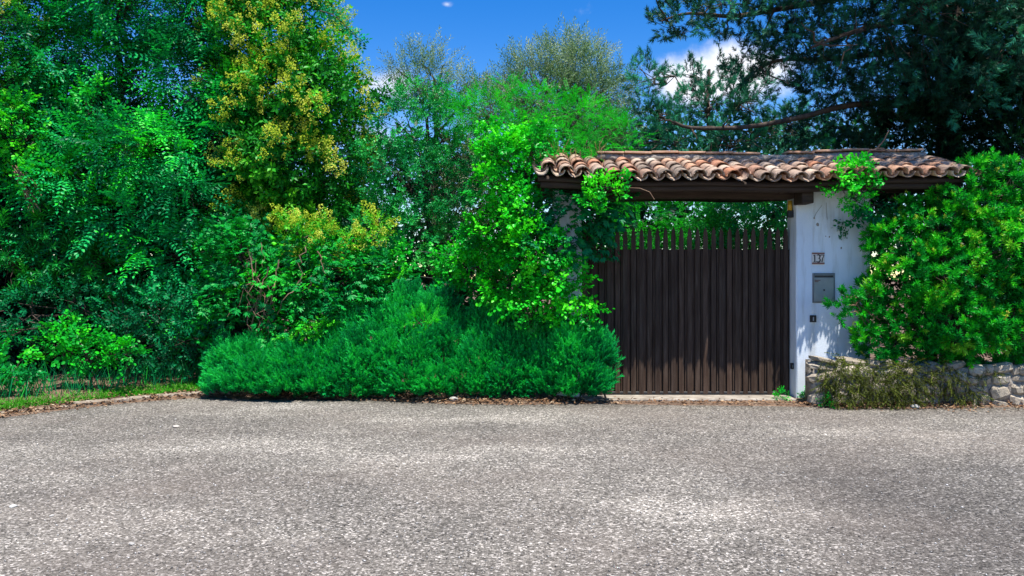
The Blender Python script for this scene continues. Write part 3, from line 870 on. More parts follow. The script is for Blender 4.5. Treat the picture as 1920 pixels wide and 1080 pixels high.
# ridge: flat tiles bedded in crumbling mortar
def lumpy_strip(name, x0, x1, yc, zf, hy, hz, mat, parent, seed=1, dx=.05):
    r = random.Random(seed)
    Vb, Fb = [], []
    xs_ = np.arange(x0, x1, dx)
    for x in xs_:
        q = lambda: r.uniform(-.016, .016)
        z = zf(x)
        Vb += [(x, yc - hy + q(), z - hz + q()), (x, yc + hy, z - hz), (x, yc + hy, z + hz), (x, yc - hy * .75 + q(), z + hz * .8 + q() * .4), (x, yc - hy * 1.1 + q(), z + q())]
    for i in range(len(xs_) - 1):
        a = i * 5
        for k in range(5): Fb.append((a + k, a + 5 + k, a + 5 + (k + 1) % 5, a + (k + 1) % 5))
    return obj(name, mesh_np(name, Vb, Fb, mat), parent)
rx0 = 1.17
lumpy_strip('mortar_bed', rx0, RX1 - .05, RY - .03, lambda x: RZ + sag(x) * .8 + .115, .10, .05, M['mortar'], roof)
x = rx0
rid = [lump_mesh('ridge_tile', .37, .27, .028, M['ridge'], 60 + i, .03, .2) for i in range(3)]
while x < RX1 - .2:
    if not (3.2 < x < 3.5):
        o = bpy.data.objects.new('ridge_tile', rnd.choice(rid)); link(o, roof)
        o.location = Vector((x + .19, RY - .02, RZ + sag(x + .19) * .8 + .182 + rnd.uniform(-.006, .006))) - roof.location
        o.rotation_euler = (rnd.uniform(.02, .1), rnd.uniform(-.025, .025), rnd.uniform(-.03, .03))
    x += .375

# ------------------------------------------------------------------ stone retaining wall
sw_a, sw_b = np.array((3.76, 9.93)), np.array((8.2, 9.93))
sw = thing('stone_wall', (5.5, 10.1, 0), 'low rough limestone retaining wall under the glossy shrub', 'wall')
dirw = (sw_b - sw_a); LW = np.linalg.norm(dirw); dirw /= LW
nw = np.array((dirw[1], -dirw[0]))                   # towards the road
angw = math.atan2(dirw[1], dirw[0])
def topz(s): return .60 - .035 * s + .012 * math.sin(s * 9)
Vc, Fcx = [], []
for s in np.linspace(0.02, LW, 20):
    for off, z in ((-.03, -.05), (-.03, topz(s) - .05), (-.34, topz(s) - .05), (-.34, -.05)):
        q = sw_a + dirw * s + nw * off
        Vc.append((q[0], q[1], z))
for i in range(19):
    a = i * 4
    for k in range(4): Fcx.append((a + k, a + 4 + k, a + 4 + (k + 1) % 4, a + (k + 1) % 4))
Fcx += [(0, 1, 2, 3)]
obj('mortar_core', mesh_np('mortar_core', Vc, Fcx, M['mortar']), sw)
stones = [lump_mesh('stone', 1, 1, 1, M['stone'], 80 + i, .24, .24) for i in range(8)]
s_ = -.02
while s_ < LW:
    wc = rnd.uniform(.20, .40); z = -.03
    while z < topz(s_) - .05:
        h = min(rnd.uniform(.09, .21), topz(s_) + .02 - z)
        if topz(s_) - z - h < .06: h = topz(s_) - z
        parts_ = ((0, 1),) if rnd.random() < .6 or wc < .26 else ((0, rnd.uniform(.35, .6)),)
        if len(parts_) == 1 and parts_[0][1] < 1: parts_ = ((0, parts_[0][1]), (parts_[0][1], 1))
        for f0, f1 in parts_:
            w = wc * (f1 - f0)
            q = sw_a + dirw * (s_ + wc * (f0 + f1) / 2 + rnd.uniform(-.03, .03)) + nw * (-.075 + rnd.uniform(-.025, .03))
            o = bpy.data.objects.new('stone', rnd.choice(stones)); link(o, sw)
            o.location = Vector((q[0], q[1], z + h / 2)) - sw.location
            o.scale = (w * rnd.uniform(.92, 1.08), .18, h * rnd.uniform(.9, 1.04))
            o.rotation_euler = (rnd.uniform(-.12, .12), rnd.uniform(-.28, .28), angw + rnd.uniform(-.15, .15))
        z += h
    s_ += wc
# soil held by the wall
bm = box_bm(3.95, 9.5, 10.25, 10.47, .2, .46, 0)
bed = obj('planting_bed', bm_mesh('planting_bed', bm, M['soil'])); tag(bed, kind='structure')

# ------------------------------------------------------------------ vegetation
V_PIN = variants(sp_pinnate, 5, 1)
V_PINF = variants(sp_pinnate, 5, 2, pairs=9, L=.30, ll=.042, lw=.016)
V_BUSH = variants(sp_bushy, 5, 3)
V_BUSHS = variants(sp_bushy, 5, 4, n=14, L=.17, ll=.042, lw=.024)
V_DARK = variants(sp_bushy, 5, 5, n=12, L=.26, ll=.075, lw=.042)
V_OLEA = variants(sp_rosette, 5, 6, n=16, L=.16, ll=.14, lw=.024)
V_SHRUB = variants(sp_rosette, 5, 7, n=15, L=.09, ll=.085, lw=.026)
V_OLIVE = variants(sp_bushy, 5, 8, n=20, L=.30, ll=.055, lw=.013, spread=.8)
V_ROSE = variants(sp_needles, 5, 9, n=18, L=.115, ll=.034, lw=.0105, tipc=.7)
V_PINE = variants(sp_needles, 5, 10, n=30, L=.13, ll=.085, lw=.0095, lean=.9)
V_CYP = variants(sp_needles, 5, 12, n=30, L=.22, ll=.07, lw=.018, lean=1.1)
V_PALM = variants(sp_palmate, 5, 13)
V_IVY = variants(sp_ivy, 5, 14)
V_PAN = variants(sp_panicle, 4, 15)
V_TRAIL = variants(sp_needles, 5, 16, n=26, L=.20, ll=.026, lw=.012, lean=.6)

def plant(name, label, cat, base, blobs, spacing, m, cr, vars_, mat, trunk_top=None, r0=.06, bark='bark', leaf=DIAMOND, twigs=160, group=None, part='crown', r_twig=.005,
          fr_kw=None, sc_kw=None, stem='trunk'):
    t = thing(name, tuple(base), label, cat, group)
    pts, nr = sample_clumps(blobs, spacing, **(sc_kw or {}))
    fr = frames(pts, nr, m, cr, **(fr_kw or {}))
    foliage(part, t, M[mat], fr, vars_, leaf)
    if trunk_top is not None:
        skeleton(t, base, trunk_top, blobs, pts, r0, M[bark], twigs, stem, r_twig=r_twig)
    return t, pts, nr

def gbase(px, Y, dz=0.0):
    Y = Y + YOFF[0]
    x = (px - 960) / F * Y
    return np.array((x, Y, ground_z(x, Y) - .03 + dz))

YOFF[0] = 1.1
# --- tall feathery tree filling the upper left
bl = [B(120, 120, 11.6, 95, 90, .9), B(250, 10, 11.8, 130, 80, 1.0), B(335, 150, 11.4, 60, 70, .7), B(385, 40, 11.7, 70, 80, .8), B(60, 250, 11.2, 80, 70, .8), B(150, 330, 11.0, 100, 70, .8),
      B(290, 290, 10.9, 100, 60, .8), B(250, 400, 10.9, 110, 60, .7), B(360, 370, 10.8, 70, 60, .6), B(200, -120, 12.0, 260, 100, 1.3), B(90, 20, 12.2, 70, 60, .8), B(430, 250, 11.4, 60, 80, .6),
      B(330, 480, 10.9, 90, 60, .6), B(310, 570, 11.0, 80, 50, .5), B(180, 160, 11.9, 60, 60, .6), B(120, 440, 11.0, 90, 60, .6)]
locust, _, _ = plant('locust_tree', 'tall tree with feathery teal leaflets filling the upper left of the hedge', 'tree', gbase(230, 12.2), bl, .33, 22, .2, V_PIN, 'l_locust', P(230, -60, 12.1), .09,
      twigs=320, fr_kw=dict(hue=(.52, .24), s=(1.15, 1.75), up=.05, out=.7, droop=.1, jn=.3), sc_kw=dict(shell=(.45, 1.0)))

# --- yellow blossoming tree
bl = [B(480, 70, 11.6, 80, 90, .8), B(560, 150, 11.4, 90, 100, .8), B(620, 190, 11.4, 55, 75, .7), B(530, 300, 11.3, 90, 80, .7), B(615, 320, 11.3, 62, 70, .6), B(470, -30, 11.8, 90, 60, .8), B(570, 40, 11.6, 55, 60, .6),
      B(652, 165, 11.5, 28, 28, .35), B(480, 200, 11.6, 70, 80, .7), B(600, 420, 11.6, 100, 60, .6), B(480, 400, 11.7, 80, 70, .6), B(690, 178, 11.6, 20, 9, .12)]
ytree, yp, yn = plant('blossoming_tree', 'tall tree with pale yellow blossom clusters left of the olive trees', 'tree', gbase(560, 12.1), bl, .30, 20, .19, V_BUSH, 'l_yellowtree', P(545, 60, 11.9), .085,
      twigs=300, fr_kw=dict(hue=(.5, .2), s=(1.15, 1.75), up=.2), sc_kw=dict(shell=(.5, 1.0)))
keep = (yn @ SUNV > -.1) & (yp[:, 2] > 2.2) & (np.abs(np.sin(yp[:, 0] * 2.1 + yp[:, 2] * 1.3)) > .30)
fr = frames(yp[keep] + yn[keep] * .18, yn[keep], 18, .3, s=(.8, 1.45), hue=(.5, .2), up=.9)
foliage('blossom', ytree, M['l_flower'], fr, V_PAN)

paths = []
for k in range(14):
    q0 = P(rnd.uniform(20, 40), rnd.uniform(300, 335), 10.3); q1 = P(rnd.uniform(50, 80), rnd.uniform(365, 405), 10.25)
    paths.append((curve_pts(q0, q1, 7, jit=.05), np.linspace(.008, .003, 7)))
V, Fc = tubes_np(paths, 5); obj('dead_twigs', mesh_np('dead_twigs', V, Fc, M['deadwood'], smooth=True), locust)["kind"] = "stuff"
# --- second blossoming shrub at the frame edge
bl = [B(10, 40, 11.0, 60, 90, .7), B(20, 170, 10.9, 50, 70, .6), B(-90, 80, 11.1, 90, 130, .8), B(-60, 290, 10.8, 80, 80, .6)]
y2, p2, n2 = plant('blossoming_shrub', 'yellow flecked leafy tree cut off by the left edge of the picture', 'tree', gbase(-60, 11.6), bl, .26, 14, .2, V_BUSH, 'l_yellowtree', P(-40, 40, 11.3), .07,
      fr_kw=dict(hue=(.42, .22)), twigs=120)
keep = (n2 @ SUNV > 0) & (rng.random(len(n2)) > .6)
foliage('blossom', y2, M['l_flower'], frames(p2[keep] + n2[keep] * .1, n2[keep], 3, .18, s=(.6, 1.1), hue=(.4, .2), up=.9), V_PAN)

# --- bright green shoots in the left canopy
bl = [B(20, 250, 10.6, 70, 60, .4), B(290, 260, 10.6, 45, 22, .25), B(175, 205, 10.7, 30, 60, .25), B(440, 180, 11.1, 60, 40, .3), B(60, 330, 10.5, 60, 30, .3), B(410, 480, 10.6, 40, 30, .3)]
plant('climbing_vine', 'light green vine shoots trailing over the shaded left canopy', 'vine', gbase(120, 10.9), bl, .22, 12, .17, V_IVY, 'l_creeper', P(150, 260, 10.8), .025, leaf=HEX,
      fr_kw=dict(hue=(.62, .18), s=(.6, 1.0)), twigs=60, stem='stem', part='leaves')

# --- dark evergreen undergrowth behind
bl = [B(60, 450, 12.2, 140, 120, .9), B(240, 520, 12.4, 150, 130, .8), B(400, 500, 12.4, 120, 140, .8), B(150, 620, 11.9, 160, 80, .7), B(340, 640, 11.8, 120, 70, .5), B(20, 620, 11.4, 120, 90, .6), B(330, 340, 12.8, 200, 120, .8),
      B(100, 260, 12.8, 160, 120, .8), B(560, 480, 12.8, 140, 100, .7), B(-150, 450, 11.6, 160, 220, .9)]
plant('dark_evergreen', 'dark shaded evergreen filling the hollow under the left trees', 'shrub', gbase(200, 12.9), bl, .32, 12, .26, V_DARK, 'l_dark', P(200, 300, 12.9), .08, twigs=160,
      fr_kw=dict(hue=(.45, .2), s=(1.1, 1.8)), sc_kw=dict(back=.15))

bl = [B(60, 590, 10.2, 70, 50, .35), B(300, 600, 10.1, 70, 60, .35), B(380, 640, 10.0, 45, 45, .3), B(310, 670, 9.95, 60, 35, .25), B(230, 580, 10.3, 60, 50, .35), B(140, 570, 10.3, 60, 40, .3), B(-40, 620, 9.9, 70, 60, .35), B(390, 560, 10.3, 40, 50, .3)]
plant('privet_bush', 'shaded dark leafy bush between the verge grass and the left trees', 'bush', gbase(240, 10.4), bl, .25, 13, .17, V_BUSH, 'l_locust', P(240, 590, 10.3), .03, twigs=60, fr_kw=dict(hue=(.25, .15), s=(.8, 1.2)), sc_kw=dict(back=.1), stem='stem')

# --- oleander at the far left
bl = [B(10, 480, 10.5, 60, 70, .4), B(95, 470, 10.6, 50, 60, .35), B(100, 310, 10.7, 35, 35, .25), B(180, 500, 10.6, 40, 40, .3)]
plant('oleander', 'oleander with long narrow pointed leaves at the left edge below the vine', 'shrub', gbase(60, 10.9), bl, .24, 5, .16, V_OLEA, 'l_oleander', P(70, 420, 10.8), .03, twigs=80,
      fr_kw=dict(hue=(.4, .14), up=.4), stem='stem')

YOFF[0] = 0
# --- low bright shrubs at the verge
bl = [B(165, 660, 10.55, 45, 30, .25), B(220, 662, 10.5, 30, 20, .2), B(115, 640, 10.6, 35, 28, .25), B(140, 625, 10.65, 20, 18, .2)]
plant('verge_bush', 'low bright green bush on the grass verge behind the kerb', 'bush', gbase(170, 10.7), bl, .15, 9, .10, V_IVY, 'l_ivy', P(170, 640, 10.4), .02, leaf=HEX, twigs=60, fr_kw=dict(hue=(.4, .2), s=(.6, .95)), stem='stem', part='leaves')
bl = [B(25, 690, 9.95, 30, 26, .2), B(-30, 690, 9.9, 50, 40, .3), B(55, 705, 10.0, 20, 16, .15)]
plant('verge_bush', 'low broad-leaved bush at the left edge of the verge, against the kerb', 'bush', gbase(20, 10.2), bl, .15, 9, .12, V_IVY, 'l_creeper', P(20, 690, 9.8), .02, leaf=HEX, twigs=50, fr_kw=dict(hue=(.5, .2), s=(.6, .95)), stem='stem', part='leaves')

YOFF[0] = .4
# --- tangled creeper mound with dead stems
bl = [B(450, 480, 10.9, 55, 65, .4), B(430, 560, 10.8, 45, 45, .35), B(540, 520, 11.0, 90, 60, .5), B(640, 520, 11.1, 90, 60, .5), B(600, 590, 10.9, 90, 55, .45), B(550, 620, 10.75, 50, 35, .3), B(715, 520, 11.2, 55, 55, .4),
      B(690, 570, 11.1, 60, 50, .4), B(420, 610, 10.9, 35, 40, .3)]
mound, mp_, mn_ = plant('creeper_mound', 'tangled green creeper mound with bare brown stems behind the rosemary', 'creeper', gbase(520, 11.3), bl, .19, 10, .14, V_PALM, 'l_creeper', P(500, 480, 11.1), .03,
      fr_kw=dict(hue=(.42, .2), s=(.6, 1.0), droop=.15), twigs=100, stem='stem', part='leaves')
paths = []
for a in range(26):
    q0 = P(rnd.uniform(455, 520), rnd.uniform(470, 560), 10.4 + rnd.uniform(0, .3)); q1 = P(rnd.uniform(440, 510), rnd.uniform(600, 670), 10.45 + rnd.uniform(0, .3))
    if a % 4 == 0: q0 = P(rnd.uniform(480, 620), rnd.uniform(440, 540), 10.5); q1 = q0 + np.array((rnd.uniform(-.5, .5), -.05, rnd.uniform(-.6, -.2)))
    paths.append((curve_pts(q0, q1, 8, jit=.07), np.linspace(.009, .003, 8) * rnd.uniform(.6, 1.3)))
V, Fc = tubes_np(paths, 5)
o = obj('dead_stems', mesh_np('dead_stems', V, Fc, M['deadwood'], smooth=True), mound)
bl = [B(560, 440, 10.95, 40, 32, .25), B(610, 450, 10.95, 42, 34, .25), B(650, 470, 11.0, 26, 24, .2), B(700, 440, 11.1, 24, 30, .2), B(540, 425, 11, 20, 20, .15)]
yb, yp2, yn2 = plant('golden_shrub', 'golden leaved shrub top rising behind the creeper mound', 'shrub', gbase(600, 11.4), bl, .17, 7, .13, V_BUSHS, 'l_yellowtree', P(600, 450, 11.1), .025, fr_kw=dict(hue=(.85, .1)), twigs=50, stem='stem')
foliage('blossom', yb, M['l_flower'], frames(yp2 + yn2 * .08, yn2, 5, .12, s=(.7, 1.3), hue=(.4, .2), up=.9), V_PAN)

YOFF[0] = 0
# --- rosemary mound
TX, TY = (400, 420, 520, 600, 640, 720, 745, 790, 850, 900, 1000, 1100, 1150), (705, 676, 668, 648, 612, 590, 568, 548, 562, 588, 624, 636, 668)
def mound(q, u):
    """point on the bush surface: q = photo column, u = 0 at the road .. 1 at the crest"""
    dep = np.interp(q, (420, 600, 700, 880, 1000, 1130), (.45, .7, .85, .8, .22, .12))
    fr_ = np.interp(q, (420, 470, 1000, 1040, 1110, 1135), (10.62, 10.48, 10.46, 10.30, 10.24, 10.34)) + .05 * np.sin(q * .045) + .03 * np.sin(q * .11 + 1)
    Y = fr_ + dep * u ** 1.15
    py = 738 + (np.interp(q, TX, TY) - 738) * u ** .85
    return np.stack([(q - 960) / F * Y, Y, CAMH + (HZ - py) / F * Y], -1)
t = thing('rosemary_bush', tuple(gbase(800, 10.9)), 'wide dense mound of dark green rosemary spilling to the road edge', 'bush')
nl_ = 150
lq, lu = rng.uniform(418, 1114, nl_), rng.uniform(0, 1, nl_)
lump = mound(lq, lu)
lr_ = rng.uniform(.17, .36, nl_)
K_ = 7700
rq, ru = rng.uniform(412, 1122, K_), rng.uniform(-.04, 1.03, K_)
rp = mound(rq, np.clip(ru, 0, 1.05))
dd = np.linalg.norm(rp[:, None] - lump[None], axis=2) / lr_[None]
near = dd.argmin(1); dmin = dd.min(1)
nrm0 = np.stack([np.interp(rq, (412, 470, 1070, 1122), (-.9, 0, 0, .9)), np.full(K_, -.75) + .4 * ru, .35 + .6 * ru], 1)
rn = unit(unit(nrm0) * .55 + (rp - lump[near]) / lr_[near][:, None] * .9)
rp = rp + unit(nrm0) * (np.sqrt(np.maximum(0, 1 - dmin ** 2)) * lr_[near] * 1.15 - .2)[:, None] + rng.normal(0, .02, (K_, 3))
rp[:, 2] = np.maximum(rp[:, 2], .03)
fr = frames(rp, rn, 4, .05, s=(.8, 1.4), hue=(.55, .16), up=.8, out=1.0, spread=.5, nup=.2)
fr['h'] += np.repeat(rng.normal(0, .16, nl_)[near], 4)
fr['s'] *= np.repeat(np.where(rng.random(K_) > .9, 1.6, 1.0), 4)
foliage('sprigs', t, M['l_rosemary'], fr, V_ROSE, NEEDLE)
paths = [(curve_pts(np.array((c_[0] + rnd.uniform(-.2, .2), c_[1] + .3, .02)), c_ + np.array((0, .1, -.05)), 6, jit=.05), np.linspace(.014, .006, 6)) for c_ in rp[rng.permutation(len(rp))[:90]]]
V, Fc = tubes_np(paths, 5); obj('stems', mesh_np('stems', V, Fc, M['bark'], smooth=True), t)["kind"] = "stuff"
# a lime-green weed growing out of it
bl = [B(795, 600, 10.62, 24, 18, .12)]
plant('lime_weed', 'small lime green feathery weed growing out of the rosemary', 'weed', P(795, 660, 10.8), bl, .10, 7, .08, V_PINF, 'l_wisteria', P(795, 605, 10.65), .008, fr_kw=dict(hue=(1.0, .1), s=(.4, .7), up=.8), twigs=12, stem='stem', part='leaves')
bl = [B(590, 622, 10.95, 42, 22, .2), B(550, 640, 10.9, 25, 16, .15)]
plant('lime_weed', 'yellow green leafy weed between the creeper mound and the rosemary', 'weed', P(585, 690, 11.0), bl, .12, 6, .08, V_BUSHS, 'l_ivy', P(590, 630, 10.98), .008, fr_kw=dict(hue=(.9, .12), s=(.5, .9)), twigs=16, stem='stem', part='leaves')

YOFF[0] = .0
# --- ivy climbing over the hidden pillar
bl = [B(960, 300, 10.6, 45, 40, .25), B(930, 350, 10.6, 35, 40, .25), B(975, 390, 10.4, 38, 40, .2), B(930, 440, 10.75, 55, 45, .25), B(1005, 470, 10.3, 60, 45, .22), B(895, 500, 11.2, 42, 40, .25), B(955, 530, 10.75, 60, 45, .25), B(1045, 530, 10.28, 50, 45, .18),
      B(1055, 572, 10.32, 55, 28, .16), B(1000, 572, 10.36, 50, 32, .18), B(850, 500, 11.3, 32, 30, .2), B(1105, 595, 10.22, 18, 14, .10), B(1000, 270, 10.75, 38, 28, .25), B(925, 275, 10.8, 32, 36, .25)]
plant('ivy', 'bright sunlit ivy smothering the pillar at the closed side of the gate', 'ivy', gbase(985, 10.75), bl, .14, 12, .11, V_IVY, 'l_ivy', P(985, 300, 10.7), .04, leaf=HEX, twigs=150, fr_kw=dict(hue=(.55, .22), s=(.5, .9), nup=.5, jn=.25), stem='stem', part='leaves',
      sc_kw=dict(shell=(.7, 1.0)))

YOFF[0] = 0
# --- dark virginia creeper hanging under the eave
bl = [B(1050, 400, 10.55, 40, 45, .25), B(1100, 395, 10.5, 45, 40, .22), B(1085, 440, 10.55, 50, 35, .2), B(1135, 385, 10.45, 25, 30, .15), B(1040, 450, 10.5, 30, 40, .2)]
plant('virginia_creeper', 'shaded creeper with drooping five-part leaves under the roof end', 'creeper', gbase(1045, 10.9), bl, .17, 10, .13, V_PALM, 'l_vcreep', P(1060, 380, 10.75), .02, fr_kw=dict(hue=(.35, .14), s=(.75, 1.1), droop=.6), twigs=50, stem='stem', part='leaves')
bl = [B(1130, 352, 9.92, 32, 18, .12), B(1165, 350, 9.9, 18, 14, .1), B(1115, 378, 9.98, 18, 16, .12)]
tv_, _, _ = plant('vine_tuft', 'sunlit vine tuft hanging over the eave tiles above the gate', 'vine', P(1130, 372, 10.1), bl, .10, 7, .07, V_IVY, 'l_ivy', P(1140, 350, 9.97), .008, leaf=HEX, fr_kw=dict(hue=(.66, .22), s=(.4, .7)), twigs=22, stem='stem', part='leaves')
q = np.array([P(a, b_, 9.93) for a, b_ in ((1180, 352), (1200, 353), (1218, 360), (1227, 374))])
V, Fc = tubes_np([(q, np.full(4, .004))], 5); obj('tendril', mesh_np('tendril', V, Fc, M['deadwood']), tv_)

# --- fine bright wisteria flowing over the roof end
bl = [B(900, 215, 12.2, 60, 35, .5), B(980, 210, 12.1, 80, 45, .5), B(1070, 230, 12.0, 80, 45, .5), B(1140, 255, 11.9, 55, 35, .4), B(1000, 255, 11.7, 80, 35, .4), B(1100, 280, 11.3, 40, 22, .25), B(1110, 300, 11.0, 18, 18, .12), B(1040, 290, 11.4, 50, 20, .3)]
plant('wisteria', 'soft light green wisteria billowing behind the roof end', 'climber', gbase(1000, 12.2), bl, .20, 13, .17, V_PINF, 'l_wisteria', P(1010, 230, 12.1), .04, fr_kw=dict(hue=(.5, .18), s=(.6, 1.0), up=.5), twigs=120, stem='stem', part='leaves')

# --- dense mid shrub-tree between the blossom tree and the ivy
bl = [B(760, 240, 12.6, 70, 60, .6), B(840, 250, 12.7, 70, 60, .6), B(760, 340, 12.4, 75, 70, .6), B(830, 360, 12.5, 65, 70, .5), B(770, 440, 12.3, 70, 60, .5), B(720, 310, 12.3, 45, 70, .5), B(860, 290, 12.6, 60, 60, .5), B(840, 450, 12.6, 50, 60, .4),
      B(790, 190, 12.8, 60, 35, .5), B(710, 420, 12.2, 50, 50, .4)]
plant('viburnum_tree', 'dense dark green small-leaved tree between the blossoming tree and the ivy', 'tree', gbase(800, 12.9), bl, .28, 22, .18, V_BUSHS, 'l_mid', P(800, 220, 12.8), .07, fr_kw=dict(hue=(.42, .2)), twigs=260)

# --- olive trees
bl = [B(790, 165, 14.2, 55, 45, .6), B(790, 120, 14.3, 30, 22, .3), B(840, 175, 14.3, 45, 30, .5), B(890, 190, 14.4, 55, 30, .5), B(745, 130, 14.3, 14, 18, .2), B(830, 125, 14.3, 14, 20, .2), B(860, 400, 13.9, 45, 70, .4), B(880, 310, 14.0, 40, 60, .4)]
plant('olive_tree', 'smaller grey-green olive tree with wispy top against the sky', 'tree', gbase(830, 14.6), bl, .25, 13, .2, V_OLIVE, 'l_olive', P(815, 150, 14.4), .10, fr_kw=dict(hue=(.6, .2), up=.5, s=(.9, 1.4)), twigs=120, sc_kw=dict(shell=(.4, 1.05)))
bl = [B(1010, 162, 15.0, 65, 55, .8), B(1080, 137, 15.1, 65, 50, .8), B(1130, 172, 15.0, 45, 60, .7), B(1060, 202, 14.9, 90, 50, .8), B(960, 197, 15.0, 50, 40, .6), B(1075, 94, 15.1, 40, 20, .4), B(1020, 117, 15.1, 25, 20, .3), B(1140, 242, 14.8, 60, 40, .6)]
plant('olive_tree', 'larger silvery olive tree standing behind the wisteria', 'tree', gbase(1060, 15.6), bl, .25, 15, .22, V_OLIVE, 'l_olive', P(1060, 150, 15.2), .10, fr_kw=dict(hue=(.55, .22), up=.5, s=(.9, 1.4)), twigs=140, sc_kw=dict(shell=(.4, 1.05)))

# --- garden foliage seen over the gate
bl = [B(1200, 420, 14.0, 70, 45, .7), B(1290, 410, 14.4, 70, 55, .7), B(1220, 500, 13.9, 90, 60, .6)]
plant('garden_shrub', 'pale green feathery shrub seen over the gate near its ivy side', 'shrub', gbase(1230, 14.3), bl, .25, 12, .2, V_PINF, 'l_wisteria', P(1230, 420, 14.2), .04, fr_kw=dict(hue=(.6, .2)), twigs=60, sc_kw=dict(back=.1), stem='stem')
bl = [B(1370, 405, 14.0, 55, 45, .6), B(1440, 420, 13.8, 50, 50, .6), B(1400, 500, 13.7, 100, 60, .6), B(1330, 470, 13.8, 50, 50, .5)]
plant('garden_shrub', 'deep green round-leaved shrub seen over the gate near the white pillar', 'shrub', gbase(1400, 14.2), bl, .25, 11, .2, V_BUSH, 'l_mid', P(1400, 420, 14.1), .04, fr_kw=dict(hue=(.9, .2), s=(1.0, 1.5)), twigs=60, sc_kw=dict(back=.1), stem='stem')
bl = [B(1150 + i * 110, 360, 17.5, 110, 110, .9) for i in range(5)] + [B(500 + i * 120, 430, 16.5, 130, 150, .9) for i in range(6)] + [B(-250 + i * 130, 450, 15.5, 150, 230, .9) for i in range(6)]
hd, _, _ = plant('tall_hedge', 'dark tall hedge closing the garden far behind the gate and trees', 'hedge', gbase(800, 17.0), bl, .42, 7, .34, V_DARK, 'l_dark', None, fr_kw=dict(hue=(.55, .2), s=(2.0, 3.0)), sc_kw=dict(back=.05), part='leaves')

# --- old pine on the right, with its long bare limb
def px_path(pts): return np.array([P(a, b_, y) for a, b_, y in pts])
def smooth_path(q, n=18):
    t = np.linspace(0, len(q) - 1, n); i = np.minimum(t.astype(int), len(q) - 2); f = (t - i)[:, None]
    q0 = q[np.maximum(i - 1, 0)]; q1 = q[i]; q2 = q[i + 1]; q3 = q[np.minimum(i + 2, len(q) - 1)]
    return .5 * (2 * q1 + (q2 - q0) * f + (2 * q0 - 5 * q1 + 4 * q2 - q3) * f ** 2 + (3 * q1 - q0 - 3 * q2 + q3) * f ** 3)
pine = thing('pine_tree', tuple(gbase(1790, 13.4)), 'old dark pine with a long bare limb stretching over the roof', 'tree')
tr = smooth_path(np.array([gbase(1790, 13.4), P(1775, 330, 13.3), P(1790, 120, 13.2), P(1770, -150, 13.0), P(1750, -420, 12.8)]), 16)
V, Fc = tubes_np([(tr, np.linspace(.24, .10, 16))], 10); obj('trunk', mesh_np('trunk', V, Fc, M['bark'], smooth=True), pine)
limbs = [px_path(x) for x in (
    ((1785, 235, 13.3), (1700, 200, 12.6), (1600, 196, 12.3), (1500, 220, 12.1), (1400, 238, 12.0), (1300, 240, 12.0), (1262, 228, 12.0)),
    ((1790, 120, 13.2), (1680, 100, 12.7), (1560, 110, 12.4), (1450, 115, 12.2), (1400, 150, 12.1)),
    ((1785, 20, 13.1), (1650, -10, 12.6), (1500, 10, 12.3), (1380, 30, 12.1), (1290, 25, 12.0), (1240, 40, 12.0)),
    ((1780, 60, 13.2), (1700, 40, 12.0), (1600, 60, 11.4), (1520, 90, 11.2)),
    ((1775, -100, 13.0), (1700, -160, 11.5), (1640, -180, 10.6)),
    ((1775, -60, 13.0), (1850, -230, 11.5), (1840, -300, 10.4), (1800, -400, 9.5), (1740, -420, 9.3)),
    ((1790, 100, 13.2), (1860, 60, 12.2), (1930, 60, 11.8)),
    ((1770, -200, 13.0), (1600, -220, 12.0), (1460, -180, 11.6)))]
paths = []
for i, q in enumerate(limbs):
    sp = smooth_path(q, 20); paths.append((sp, np.linspace(.07 if i else .06, .010 if i else .022, 20)))
sub = []
for i, (sp, rd) in enumerate(paths):
    for k in range(14 if i else 6):
        a = sp[rng.integers(5, 20)] if i else sp[rng.integers(13, 20)]
        d = unit(rng.normal(0, 1, 3) * np.array((1, .7, .6)) + np.array((-.05, -.1, .2))) * rng.uniform(.3, .65)
        if not i: d = d * np.array((.6, .6, .5))
        sub.append((curve_pts(a, a + d, 6, jit=.06), np.linspace(.018, .006, 6)))
for q_ in paths:
    V, Fc = tubes_np([q_], 7); obj('limb', mesh_np('limb', V, Fc, M['bark'], smooth=True), pine)
V, Fc = tubes_np(sub, 5); obj('branches', mesh_np('branches', V, Fc, M['bark'], smooth=True), pine)["kind"] = "stuff"
